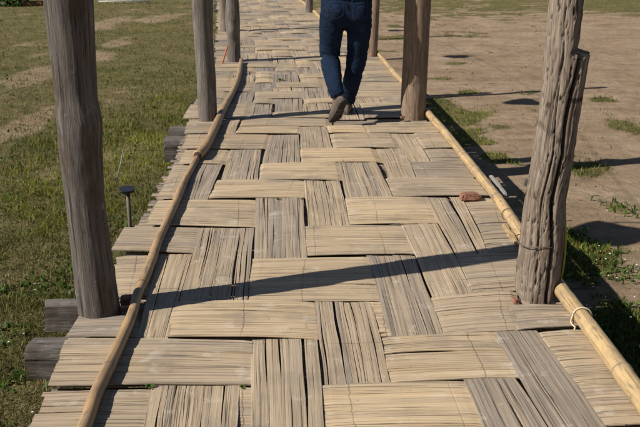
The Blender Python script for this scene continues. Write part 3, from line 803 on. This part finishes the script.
H = (.010+.026*nrg.uniform(0, 1, len(X))**2+.05*(nrg.uniform(0, 1, len(X)) > .985))*(1+.9*lush)*(.5+1.0*n2)*(1+.02*Y); W = (.0022+.0005*Y)*nrg.uniform(.7, 1.5, len(X))
blades('grass', X, Y, H, W, T, M_GRASS, 'patchy short dry and green grass covering the field left of the walkway', 'grass', .8)
# creeping broad leaved weeds in the left grass
n = 16000; u, Y = sample(n, 0, 0, 2.2, 14, 1.6); xl = -.46*Y-.5; X = xl+u*(-.7-xl)
k = nrg.uniform(0, 1, n) < np.clip((fbm(X*4, Y*4, 51, 3)-.52)*6, 0, 1); X, Y = X[k], Y[k]
blades('weeds', X, Y, nrg.uniform(.02, .05, len(X)), nrg.uniform(.006, .013, len(X)), nrg.uniform(.2, 1, len(X)), M_WEED, 'small broad leaved weeds dotted through the grass on the left', 'weeds', .9, True)
# right side
n = 150000; u, Y = sample(n, 0, 0, 2.0, 30, 1.5); xr = .50*Y+.9; X = .9-deckc(Y) + u*(xr-.9+deckc(Y))
G = right_green(X, Y); k = nrg.uniform(0, 1, n) < G*np.where(Y > 14, .6, .8); X, Y = X[k], Y[k]
nearr = Y < 6.3
H = (.015+.05*nrg.uniform(0, 1, len(X))**1.4)*np.where(Y > 14, .8, 1); W = (.0025+.0005*Y)*nrg.uniform(.7, 1.5, len(X))
T = .66+nrg.normal(0, .16, len(X))-.25*(Y > 15)+.22*((X < 2.6) & (Y > 5) & (Y < 10))
blades('grass', X, Y, H, W, T, M_GRASS, 'tufts of bright green grass scattered over the bare earth right of the walkway', 'grass', .7)
n = 30000; u, Y = sample(n, 0, 0, 2.0, 7.5, 1.2); X = 1.1 + u*(1.6)
G = right_green(X, Y); k = nrg.uniform(0, 1, n) < G*np.clip(fbm(X*5, Y*5, 61, 3)*1.3, 0, 1)*.75; X, Y = X[k], Y[k]
blades('weeds', X, Y, nrg.uniform(.018, .065, len(X)), nrg.uniform(.005, .012, len(X)), nrg.uniform(0, .9, len(X)), M_WEED, 'dense green leafy weeds growing in the shade beside the right edge', 'weeds', .8, True)
# little white flowers
fl = MB(); M_FL = simple_mat('white petals', (.8, .8, .78), .6)
for k in range(34):
    px = rng.uniform(560, 645); py = rng.uniform(222, 400)
    if rng.random() < .5: px, py = rng.gauss(605, 22), rng.gauss(275, 28)
    p = onz(px, py, GZ)
    if p.x < 1.35: continue
    hh = rng.uniform(.04, .11); c = p+Vector((0, 0, hh)); s = rng.uniform(.004, .009)
    V = [c]; m_ = 10
    for q in range(m_):
        r_ = s if q % 2 == 0 else s*.55
        V.append(c+Vector((r_*math.cos(2*PI*q/m_), r_*math.sin(2*PI*q/m_), .002+r_*.2)))
    fl.add(V, [(0, 1+q, 1+(q+1) % m_) for q in range(m_)])
for k in range(22):
    Yr = rng.uniform(2.6, 8); p = Vector((rng.uniform(-.44*Yr-.2, -1.0), Yr, GZ)); c = p+Vector((0, 0, rng.uniform(.02, .05))); s = rng.uniform(.003, .006); V = [c]
    for q in range(6): V.append(c+Vector((s*math.cos(q*PI/3), s*math.sin(q*PI/3), .001)))
    fl.add(V, [(0, 1+q, 1+(q+1) % 6) for q in range(6)])
tag(fl.build('flowers', M_FL, smooth=False), 'tiny white flowers dotted among the weeds beside the walkway', 'flowers', kind='stuff')
# litter: twigs, dry leaves and pebbles on the bare earth
lt = MB(); M_LIT = simple_mat('dry litter', (.14, .095, .06), .9, 20, .5)
for k in range(1100):
    Yr = 2.5*(26/2.5)**rng.random(); X0 = rng.uniform(1.4, .42*Yr+.8)
    if k % 3 == 0: X0 = rng.uniform(-.44*Yr, -1)
    p = Vector((X0, Yr, float(gz(np.array([X0]), np.array([Yr]))[0]))); a_ = rng.uniform(0, PI); s = rng.uniform(.004, .016)*(1+Yr*.06)
    if rng.random() < .4:
        L_ = s*rng.uniform(2, 6); d = Vector((math.cos(a_), math.sin(a_), 0)); tube(lt, [p-d*L_/2+Vector((0, 0, .004)), p+Vector((0, 0, .009)), p+d*L_/2+Vector((0, 0, .005))], s*.13+.001, 5)
    else:
        V = [p+Vector((0, 0, s*.35))]
        for q in range(7): r_ = s*rng.uniform(.4, 1); V.append(p+Vector((r_*math.cos(q*2*PI/7+a_), r_*.7*math.sin(q*2*PI/7+a_), rng.uniform(-.002, s*.3))))
        lt.add(V, [(0, 1+q, 1+(q+1) % 7) for q in range(7)])
tag(lt.build('ground_litter', M_LIT, smooth=False), 'twigs, dead leaves and crumbs of earth strewn over the ground', 'litter', kind='stuff')
# sprouts in the gaps of the deck
def sprout(px, py, label, s=.02):
    c = onz(px, py, .004); mb = MB()
    for k in range(12):
        a_ = rng.uniform(0, 2*PI); L_ = s*rng.uniform(.5, 1); d = Vector((math.cos(a_), math.sin(a_), 0)); t = Vector((-d.y, d.x, 0)); b0 = c+d*.002-Vector((0, 0, .02))
        mb.add([b0, c+d*L_*.5+t*L_*.3+Vector((0, 0, L_*.5)), c+d*L_+Vector((0, 0, L_*.5)), c+d*L_*.5-t*L_*.3+Vector((0, 0, L_*.55))], [(0, 1, 2, 3)], None, [rng.uniform(.4, 1)]*4)
    return tag(mb.build('weed_sprout', M_WEED, smooth=False), label, 'sprout', 'green sprouts in the gaps of the deck')
sprout(243.5, 388.5, 'tiny green sprout in a gap at the lower middle of the deck', .018)
sprout(150, 388, 'green sprout in the dark gap right of the nearest left pole', .022)
sprout(278, 199.5, 'tiny green sprout between strips in mid deck, the left one of two close together', .02)
sprout(302, 199.5, 'tiny green sprout in mid deck, the right one of two close together', .016)
sprout(281, 81, 'green sprout in a gap far along the deck, left of the person', .05)

# ------------------------------------------------------------------ far edge of the field
def hedge(name, x0, x1, y, h, w, label, tone):
    n = 9000; X = nrg.uniform(x0, x1, n); Yy = y+nrg.uniform(-w/2, w/2, n); Z = GZ+nrg.uniform(0, 1, n)*h*(.8+.4*vn(X*1.5, Yy, 3))
    s = nrg.uniform(.05, .11, n); V = np.zeros((n, 4, 3)); d = nrg.normal(0, 1, (n, 3)); d /= np.linalg.norm(d, axis=1)[:, None]; e = np.cross(d, nrg.normal(0, 1, (n, 3))); e /= np.linalg.norm(e, axis=1)[:, None]
    C_ = np.stack([X, Yy, Z], -1)
    V[:, 0] = C_-d*s[:, None]; V[:, 1] = C_+e*s[:, None]*.5; V[:, 2] = C_+d*s[:, None]; V[:, 3] = C_-e*s[:, None]*.5
    me = bpy.data.meshes.new(name); me.from_pydata(V.reshape(-1, 3).tolist(), [], (np.arange(n*4).reshape(-1, 4)).tolist())
    at = me.attributes.new('tone', 'FLOAT', 'POINT'); at.data.foreach_set('value', np.repeat(nrg.uniform(*tone, n), 4)); me.materials.append(M_WEED)
    o = bpy.data.objects.new(name, me); col.objects.link(o); return tag(o, label, 'hedge')
e0 = g(-10, 8); e1 = g(23, 7)
hedge('hedge', e0.x-6, e1.x, e0.y+.8, 1.6, 1.0, 'dark green hedge at the far left edge of the field', (0, .5))
M_HAY = simple_mat('orange brown straw', (.30, .15, .045), .9, 25, .5, .8, .02)
def rough_bar(name, p0, p1, h, w, mtl, label, cat):
    n = 90; V = []; F = []
    for i in range(n+1):
        c = Vector(p0).lerp(Vector(p1), i/n)
        for k in range(7):
            q = PI*k/6; rr = 1+.25*mnoise.noise(Vector((i*.9, k*2.1, 3)))
            V.append((c.x, c.y-math.cos(q)*w/2*rr, GZ+math.sin(q)**.6*h*rr))
    for i in range(n):
        for k in range(6): F.append((i*7+k, i*7+k+1, (i+1)*7+k+1, (i+1)*7+k))
    mb = MB(); mb.add(V, F); return tag(mb.build(name, mtl), label, cat)
a = g(24, 6.5); b = g(46, 6)
rough_bar('straw_row', a, b, .17, .4, M_HAY, 'low orange brown row of straw edging the field at top left', 'straw row')
# slatted low fences behind
def pale_fence(x0, x1, y, h, label, mtl, step, name='slat_fence'):
    t = empty(name, ((x0+x1)/2, y, GZ)); tag(t, label, 'fence')
    mb = MB(); 
    for zz in (.08, h*.55, h*.92):
        tube(mb, [(x0, y, GZ+zz), ((x0+x1)/2, y, GZ+zz+.01), (x1, y, GZ+zz)], .022, 6)
    mb.build('rail', mtl, t)
    x = x0; k = 0
    while x <= x1:
        m2 = MB(); tube(m2, [(x, y+.03, GZ-.05), (x+rng.uniform(-.01, .01), y+.03, GZ+h)], .02, 6); m2.build('picket', mtl, t); x += step; k += 1
    return t
M_FENCE = simple_mat('pale painted fence', (.5, .5, .46), .7)
M_FENCE2 = simple_mat('grey bamboo fence', (.26, .24, .17), .8)
a = g(97, 4.5); b = g(150, 3.5)
pale_fence(a.x, b.x, a.y+.3, .75, 'low pale slatted fence at the far field edge, right of the thick left post', M_FENCE, .28)
a = g(24, 2); b = g(44, 2)
pale_fence(a.x-.1, b.x+.6, a.y+1.5, 1.0, 'grey bamboo fence behind the row of straw at top left', M_FENCE2, .22)
# bush just outside the frame at far left: its shade reaches the picture
def bush(X0, Y0, r, h, label):
    n = 5000; d = nrg.normal(0, 1, (n, 3)); d /= np.linalg.norm(d, axis=1)[:, None]; rr = nrg.uniform(.35, 1, n)**.5*(.75+.4*vn(d[:, 0]*2+5, d[:, 1]*2+d[:, 2]*2+5, 3))
    C_ = d*rr[:, None]*np.array([r, r, h/2])+np.array([X0, Y0, GZ+h*.62]); s = nrg.uniform(.05, .1, n)[:, None]
    e = nrg.normal(0, 1, (n, 3)); e /= np.linalg.norm(e, axis=1)[:, None]; f = np.cross(e, d); f /= np.linalg.norm(f, axis=1)[:, None]+1e-6
    V = np.stack([C_-e*s, C_+f*s*.5, C_+e*s, C_-f*s*.5], 1)
    t = empty('bush', (X0, Y0, GZ)); tag(t, label, 'bush')
    me = bpy.data.meshes.new('foliage'); me.from_pydata((V.reshape(-1, 3)-np.array([X0, Y0, GZ])).tolist(), [], np.arange(n*4).reshape(-1, 4).tolist())
    at = me.attributes.new('tone', 'FLOAT', 'POINT'); at.data.foreach_set('value', np.repeat(nrg.uniform(0, 1, n), 4)); me.materials.append(M_WEED)
    o = bpy.data.objects.new('foliage', me); col.objects.link(o); o.parent = t
    mb = MB()
    for k in range(5):
        a_ = k*1.3; tube(mb, [(X0, Y0, GZ-.05), (X0+.3*r*math.cos(a_), Y0+.3*r*math.sin(a_), GZ+h*.4), (X0+.6*r*math.cos(a_), Y0+.6*r*math.sin(a_), GZ+h*.8)], [.05, .035, .015], 7)
    mb.build('trunk', M_LOG, t); return t
sp = g(0, 21); bush(sp.x-2.4, sp.y-.8, .75, 1.7, 'green bush standing out in the field at far left')

# ------------------------------------------------------------------ baskets on a line, out of view, added to cast shadow blobs at right
SUN_AZ, SUN_EL = R(17.5), R(39)
ldir = Vector((math.cos(SUN_AZ)*math.cos(SUN_EL), math.sin(SUN_AZ)*math.cos(SUN_EL), -math.sin(SUN_EL)))
M_BSK = simple_mat('shadow basket cane', (.3, .2, .1), .8, 80, .4, .6)
spots = [((612, 235), .24, .20), ((524, 103), .22, .14), ((457, 57), .20, .13), ((397, 31), .2, .13)]
prev = Vector((-.9, 1.2, 2.25)); line = [prev]
for (pp, r_, hh) in spots:
    s0 = g(*pp); t_ = (s0.x+.95-(-deck_shift(s0.y-1.2)))/ldir.x; c = s0 - ldir*t_
    t = empty('shadow_basket', c); tag(t, 'added basket out of view on the line over the left posts, there to cast shadow', 'basket', 'added shadow casters over the walkway')
    V = []; n = 26; prof = [(0, -hh*.9), (.5, -hh*.85), (.8, -hh*.5), (.95, 0), (1, hh*.25), (.93, hh*.25), (.85, 0)]
    for (q, z) in prof:
        for k in range(n):
            w_ = 1+(.10*math.sin(k*3.1)+.22*math.sin(k*.72+len(line)*2))*(q > .7); V.append((c.x+r_*q*w_*math.cos(2*PI*k/n), c.y+r_*q*w_*math.sin(2*PI*k/n), c.z+z))
    F = [(i*n+k, i*n+(k+1) % n, (i+1)*n+(k+1) % n, (i+1)*n+k) for i in range(len(prof)-1) for k in range(n)]
    mb = MB(); mb.add(V, F); mb.build('bowl', M_BSK, t)
    tag(t, ('added basket out of view, casting a shadow blob on the earth, ' + ('nearest', 'second nearest', 'third nearest', 'farthest')[len(line)-1] + ' of four'))
    mb = MB(); tube(mb, resample([c+Vector((0, -r_*.95, hh*.2)), c+Vector((0, -r_*.6, hh+.06)), c+Vector((0, 0, hh+.14)), c+Vector((0, r_*.6, hh+.06)), c+Vector((0, r_*.95, hh*.2))], .04), .012, 6); mb.build('handle', M_BSK, t)
    line.append(c+Vector((0, 0, hh+.14)))
line.append(line[-1]+Vector((-.3, 4, 0)))
mb = MB(); tube(mb, resample(line, .3), .004, 5); tag(mb.build('line', M_WIRE), 'added thin line out of view, carrying the shadow casting baskets', 'line')

# ------------------------------------------------------------------ the walking person
import bmesh
def mix_obj(name, mb, mtl, voxel, smooth_it, parent, disp=None, cut=None):
    """join the collected tubes into one continuous skin"""
    me = bpy.data.meshes.new('tmp'); me.from_pydata(mb.v, [], mb.f); me.update()
    bm = bmesh.new(); bm.from_mesh(me); bmesh.ops.recalc_face_normals(bm, faces=bm.faces[:]); bm.to_mesh(me); bm.free()
    o = bpy.data.objects.new('tmp', me); col.objects.link(o)
    r = o.modifiers.new('r', 'REMESH'); r.mode = 'VOXEL'; r.voxel_size = voxel
    s = o.modifiers.new('s', 'SMOOTH'); s.iterations = smooth_it; s.factor = .5
    dg = bpy.context.evaluated_depsgraph_get(); me2 = bpy.data.meshes.new_from_object(o.evaluated_get(dg))
    bpy.data.objects.remove(o); me2.name = name
    off = Vector(parent.location)
    if disp:
        nrm = [v.normal.copy() for v in me2.vertices]
        for v, nn in zip(me2.vertices, nrm): v.co = v.co + nn*disp(v.co)
    for v in me2.vertices: v.co = v.co - off
    me2.polygons.foreach_set('use_smooth', [True]*len(me2.polygons)); me2.materials.clear(); me2.materials.append(mtl)
    ob = bpy.data.objects.new(name, me2); col.objects.link(ob); ob.parent = parent; return ob
def loft(mb, rings, n=24):
    """rings: (center, rx, ry) horizontal ellipses from bottom to top"""
    V = []
    for (c, rx, ry) in rings:
        c = Vector(c)
        for k in range(n):
            q = 2*PI*k/n; V.append(c+Vector((rx*math.cos(q), ry*math.sin(q), 0)))
    F = [(i*n+k, i*n+(k+1) % n, (i+1)*n+(k+1) % n, (i+1)*n+k) for i in range(len(rings)-1) for k in range(n)]
    F += [tuple(range(n))[::-1], tuple((len(rings)-1)*n+k for k in range(n))]
    mb.add(V, F)
def ball(mb, c, rx, ry, rz, n=16):
    c = Vector(c); loft(mb, [((c.x, c.y, c.z-rz*math.cos(PI*i/n)), max(.0005, rx*math.sin(PI*i/n)), max(.0005, ry*math.sin(PI*i/n))) for i in range(n+1)], n)
def limb(mb, pts, rad, seg=18):
    ps = resample(pts, .03); m = len(ps); k = len(pts)-1
    rr = []
    L = [0]
    for i in range(1, m): L.append(L[-1]+(ps[i]-ps[i-1]).length)
    P0 = [Vector(p) for p in pts]; K = [0]
    j = 0
    for q in range(1, len(P0)):
        best = min(range(m), key=lambda i: (ps[i]-P0[q]).length); K.append(L[best])
    rr = [float(np.interp(l, K, rad)) for l in L]
    tube(mb, ps, rr, seg)
YP = 6.64
def W(px, py, dy=0): return ony(px, py, YP+dy)
pel = W(346.5, 0)
person = empty('person', (pel.x, YP, 0)); tag(person, 'person in dark blue jeans and brown boots walking away along the woven walkway', 'person')
# shoes: local frame, toe at origin, heel towards -y
def shoe_frame(toe, yaw, bend0, bend1, flex=.085):
    toe = Vector(toe); cy, sy_ = math.cos(yaw), math.sin(yaw)
    def T(p):
        x, s, z = p[0], -p[1], p[2]
        ds = .005; Y = Z = 0.0; t = 0
        a = bend0 + (bend1-bend0)*min(1, max(0, (s-flex+.03)/.06))
        m = int(max(0, s)/ds)
        for i in range(m):
            ss = i*ds; aa = bend0+(bend1-bend0)*min(1, max(0, (ss-flex+.03)/.06)); Y -= ds*math.cos(aa); Z += ds*math.sin(aa)
        rem = s-m*ds; Y -= rem*math.cos(a); Z += rem*math.sin(a)
        Y += z*math.sin(a); Z += z*math.cos(a)
        return toe + Vector((x*cy - Y*sy_, x*sy_ + Y*cy, Z))
    return T
def outline(s, L, side):
    """half width of the sole at distance s from the toe"""
    pts = [(0, .004), (.012, .026), (.04, .042), (.085, .049), (.14, .040), (.19, .033), (.24, .036), (.265, .030), (.28, .006)]
    w_ = float(np.interp(s*.28/L, [p[0] for p in pts], [p[1] for p in pts])); return w_
def make_shoe(T, L, side):
    ss = [0, .006, .015, .03, .05, .075, .10, .13, .16, .19, .215, .24, .258, .272, L]
    top = [.018, .035, .045, .055, .062, .070, .080, .095, .112, .125, .128, .128, .122, .10, .05]
    n = 18; V = []
    for s, h in zip(ss, top):
        w_ = outline(s, L, side)
        for k in range(n):
            q = 2*PI*k/n; cx = math.cos(q); sn = math.sin(q)
            x = w_*.97*math.copysign(abs(cx)**.75, cx)*(1-.42*max(0, sn)*min(1, h/.1)); z = .016+(h-.016)*(.5+.5*sn) if sn > 0 else .016+(h-.016)*(.5+.5*sn)
            V.append(T((x, -s, z)))
    F = [(i*n+k, i*n+(k+1) % n, (i+1)*n+(k+1) % n, (i+1)*n+k) for i in range(len(ss)-1) for k in range(n)]+[tuple(range(n))[::-1], tuple((len(ss)-1)*n+k for k in range(n))]
    mb = MB(); mb.add(V, F); boot = mb.build('shoe', M_SHOE, person)
    # sole with lugs
    V = []; S_ = [i*L/24 for i in range(25)]; F = []
    for i, s in enumerate(S_):
        w_ = outline(s, L, side)+.004
        for (f, z) in ((-1, .020), (-1, .0), (-.5, -.001), (0, -.001), (.5, -.001), (1, 0), (1, .020)): V.append(T((w_*f, -s, z)))
    for i in range(24):
        for q in range(7): F.append((i*7+q, i*7+(q+1) % 7, (i+1)*7+(q+1) % 7, (i+1)*7+q))
    F += [tuple(range(7))[::-1], tuple(24*7+k for k in range(7))]
    mb = MB(); mb.add(V, F)
    for i in range(1, 15):
        s = i*L/15
        if .44*L < s < .62*L and i % 2: continue
        w_ = outline(s, L, side)
        for f0, f1 in ((-.95, -.55), (-.38, -.04), (.04, .38), (.55, .95)):
            d_ = .0045
            V = [T((w_*f, -(s+e), z)) for z in (0, -.006) for f, e in ((f0, -d_), (f1, -d_), (f1, d_), (f0, d_))]
            mb.add(V, [(0, 1, 2, 3), (4, 7, 6, 5), (0, 4, 5, 1), (1, 5, 6, 2), (2, 6, 7, 3), (3, 7, 4, 0)])
    mb.build('sole', M_SOLE, boot, smooth=False)
    mb = MB()
    for k in range(5):
        s = .075+k*.018; h = np.interp(s, ss, top)
        tube(mb, [T((-.018, -s, h+.0)), T((0, -s-.004, h+.004)), T((.018, -s, h+.0))], .0022, 5)
    mb.build('laces', M_SOLE, boot)
    return boot
M_SHOE = simple_mat('brown suede', (.115, .082, .062), .85, 120, .3, .4)
M_SOLE = simple_mat('dark rubber sole', (.045, .036, .03), .75, 60, .4, .3)
def denim_mat():
    m, nt, N, Lk, P = mat('dark blue denim')
    pos = N.new('ShaderNodeNewGeometry').outputs['Position']
    n1 = noise_t(N, Lk, pos, 6, 5, .6); n2 = noise_t(N, Lk, mapv(N, Lk, pos, (300, 300, 120)), 1, 3, .6)
    c = ramp(N, Lk, n1, [(.3, (.006, .012, .028)), (.55, (.010, .022, .050)), (.75, (.022, .042, .082))])
    c = mixc(N, Lk, 1.0, c, ramp(N, Lk, n2, [(.3, (.7, .7, .7)), (.7, (1.3, 1.3, 1.3))]), 'MULTIPLY')
    Lk.new(c, P.inputs['Base Color']); P.inputs['Roughness'].default_value = .9; P.inputs['Specular IOR Level'].default_value = .15
    P.inputs['Sheen Weight'].default_value = 0
    n3 = noise_t(N, Lk, mapv(N, Lk, pos, (9, 9, 34)), 1, 4, .6)
    bump(N, Lk, P, mth(N, Lk, 'ADD', n2, mth(N, Lk, 'MULTIPLY', n3, 2.5)), .9, .008); return m
M_DENIM = denim_mat()
M_SHIRT = simple_mat('dark brown cloth', (.045, .036, .03), .9, 200, .3, .3)
M_SKIN = simple_mat('skin', (.38, .23, .155), .55, 40, .12, .15); M_HAIR = simple_mat('black hair', (.018, .014, .012), .5, 150, .4, .6, .004)
toeL = onz(331.5, 122.5, .012); TL = shoe_frame(toeL, R(33), R(34), R(57))
toeR = onz(350.5, 116.5, .0); TR = shoe_frame(Vector((toeR.x-.005, toeR.y+.29, .006)), R(-4), 0, 0)
make_shoe(TL, .28, 1); make_shoe(TR, .28, -1)
ankL = Vector(TL((0, -.235, .12))); ankR = Vector(TR((0, -.225, .13)))
hipL = W(334, 2); hipR = W(359.5, 2); knL = W(329.8, 56, .06); knR = W(357, 56, .07)
# jeans
mb = MB()
hz = pel.z
loft(mb, [((pel.x, YP, hz-.20), .150, .098), ((pel.x, YP, hz-.12), .190, .122), ((pel.x, YP-.005, hz-.04), .202, .128), ((pel.x, YP, hz+.04), .19, .118), ((pel.x, YP+.005, hz+.10), .172, .108)])
limb(mb, [hipL+Vector((0, 0, .03)), hipL.lerp(knL, .45)+Vector((-.005, -.02, 0)), knL, knL.lerp(ankL, .45)+Vector((-.0, -.02, 0)), ankL+Vector((0, .0, .04)), Vector(TL((0, -.245, .085)))], [.103, .101, .083, .076, .064, .060])
limb(mb, [hipR+Vector((0, 0, .03)), hipR.lerp(knR, .45)+Vector((.004, -.02, 0)), knR, knR.lerp(ankR, .45)+Vector((.0, -.025, 0)), ankR+Vector((0, 0, .02)), ankR+Vector((0, -.005, -.045))], [.103, .102, .085, .077, .069, .067])
for sx_ in (-1, 1): ball(mb, (pel.x+sx_*.088, YP-.070, hz-.085), .092, .078, .10)
def jean_folds(p):
    z = p.z; k = .0
    kn = math.exp(-((z-.50)/.13)**2); an = math.exp(-((z-.17)/.11)**2); cr = math.exp(-((z-.80)/.09)**2)
    amp = .002+.004*kn+.006*an+.004*cr
    q = mnoise.noise(Vector((p.x*5+p.z*6, p.y*5, p.z*22+p.x*9)))
    q2 = mnoise.noise(Vector((p.x*14, p.y*14, p.z*34-p.x*22)))
    r_ = (1-abs(q)*2.2); return amp*(r_*.8+q2*.5) - .002
jeans = mix_obj('jeans', mb, M_DENIM, .011, 3, person, jean_folds)
# seams and pockets of the jeans
mb = MB()
M_SEAM = simple_mat('jeans seam', (.009, .014, .026), .9)
for sx_ in (-1, 1):
    c = Vector((pel.x+sx_*.095, YP-.150, hz-.055)); w_ = .062
    pp = [c+Vector((-w_, 0.006, .065)), c+Vector((w_, .022*1, .065)), c+Vector((w_*.95, .022, -.05)), c+Vector((0, 0, -.08)), c+Vector((-w_*.95, .004, -.05)), c+Vector((-w_, .006, .065))]
    if sx_ < 0: pp = [Vector((2*pel.x-q.x-0, q.y, q.z)) for q in [Vector((pel.x+.095+(q.x-c.x), q.y, q.z)) for q in pp]]
    tube(mb, pp, .0018, 5)
mb.build('back_pockets', M_SEAM, jeans)
# body, one continuous skin
hd = Vector((pel.x+.005, YP+.045, hz+.66)); zs_ = hz+.44
mb = MB()
limb(mb, [hipL, knL, ankL, Vector(TL((0, -.20, .06))), Vector(TL((0, -.10, .035))), Vector(TL((0, -.03, .028)))], [.078, .055, .034, .022, .018, .012])
limb(mb, [hipR, knR, ankR, Vector(TR((0, -.20, .06))), Vector(TR((0, -.10, .035))), Vector(TR((0, -.03, .028)))], [.078, .055, .034, .022, .018, .012])
loft(mb, [((pel.x, YP, hz-.14), .13, .09), ((pel.x, YP, hz-.03), .155, .10), ((pel.x, YP, hz+.12), .132, .088), ((pel.x, YP+.005, hz+.26), .145, .10), ((pel.x, YP+.008, hz+.36), .16, .10), ((pel.x, YP+.01, hz+.43), .15, .085), ((pel.x, YP+.015, hz+.475), .075, .06), ((pel.x, YP+.025, hz+.53), .052, .055), ((pel.x, YP+.035, hz+.57), .050, .052)])
ball(mb, hd, .073, .092, .112); ball(mb, hd+Vector((0, .03, -.06)), .05, .055, .055)
ball(mb, hd+Vector((0, .098, -.015)), .012, .018, .024)                      # nose
ball(mb, hd+Vector((0, .082, -.056)), .024, .012, .008)                      # lips
for sx_ in (-1, 1): ball(mb, hd+Vector((sx_*.076, .0, -.008)), .010, .020, .032); ball(mb, hd+Vector((sx_*.03, .078, .022)), .016, .010, .007)
def arm(s):
    sh = Vector((pel.x+s*.175, YP+.01, zs_-.02)); el = Vector((pel.x+s*.235, YP+.02, hz+.16)); wr = Vector((pel.x+s*.115, YP+.26, hz+.20))
    limb(mb, [sh, sh.lerp(el, .5), el, el.lerp(wr, .5), wr], [.05, .044, .036, .034, .024])
    d = (Vector((pel.x+s*.03, YP+.34, hz+.235))-wr).normalized(); up = Vector((0, 0, 1)); side = d.cross(up).normalized(); up = side.cross(d).normalized()
    palm = wr+d*.05; tube(mb, [wr-d*.01, wr+d*.03, wr+d*.085], [.022, .030, .028], 12, squash=1.0)
    for k, (o_, L_) in enumerate(((.027, .072), (.009, .080), (-.009, .075), (-.026, .058))):
        b = wr+d*.078+up*o_; inn = side*(-s)*1.0
        pts = [b, b+d*L_*.45-inn*.004, b+d*L_*.75+inn*.014, b+d*L_*.9+inn*.034]
        tube(mb, pts, [.0095, .009, .008, .007], 8)
    b = wr+d*.03+up*.024; tube(mb, [b, b+d*.03+up*.018, b+d*.058+up*.020+side*(-s)*.01], [.011, .010, .008], 8)
    return sh, el, wr
aL = arm(-1); aR = arm(1)
mix_obj('body', mb, M_SKIN, .0062, 2, person)
# shirt
mb = MB()
loft(mb, [((pel.x, YP, hz+.005), .196, .135), ((pel.x, YP, hz+.06), .190, .13), ((pel.x, YP, hz+.14), .172, .12), ((pel.x, YP+.005, hz+.26), .175, .122), ((pel.x, YP+.008, hz+.36), .185, .118), ((pel.x, YP+.01, hz+.43), .165, .095), ((pel.x, YP+.015, hz+.475), .085, .07), ((pel.x, YP+.02, hz+.50), .066, .066)])
for (sh, el, wr) in (aL, aR): limb(mb, [sh, sh.lerp(el, .5), el, el.lerp(wr, .5), el.lerp(wr, .85)], [.066, .060, .050, .046, .038])
mix_obj('shirt', mb, M_SHIRT, .012, 3, person, lambda p: .006*mnoise.noise(Vector((p.x*7, p.y*7, p.z*16+p.x*8))))
mb = MB(); ball(mb, hd+Vector((0, -.018, .022)), .084, .092, .108); ball(mb, hd+Vector((0, -.03, -.035)), .07, .068, .06)
mix_obj('hair', mb, M_HAIR, .008, 2, person, lambda p: .006*mnoise.noise(Vector((p.x*50, p.y*50, p.z*18))))

# ------------------------------------------------------------------ light
w = bpy.data.worlds.new('World'); scene.world = w; w.use_nodes = True
N = w.node_tree.nodes; sky = N.new('ShaderNodeTexSky'); sky.sky_type = 'NISHITA'; sky.sun_disc = False; sky.dust_density = .4; sky.air_density = .8
sky.sun_elevation = SUN_EL
sx, sy = -ldir.x, -ldir.y
sky.sun_rotation = math.atan2(sx, sy)
w.node_tree.links.new(sky.outputs[0], N['Background'].inputs[0]); N['Background'].inputs[1].default_value = .05
sl = bpy.data.lights.new('sun', 'SUN'); sl.energy = 5.0; sl.angle = R(.5); sl.color = (1, .955, .88)
so = bpy.data.objects.new('sun', sl); col.objects.link(so); so.rotation_euler = ldir.to_track_quat('-Z', 'Y').to_euler(); so.location = (-4, -2, 8)
scene.view_settings.view_transform = 'Standard'; scene.view_settings.look = 'None'; scene.view_settings.gamma = 1
scene.view_settings.use_curve_mapping = False; scene.view_settings.exposure = .34
scene.render.engine = 'CYCLES'
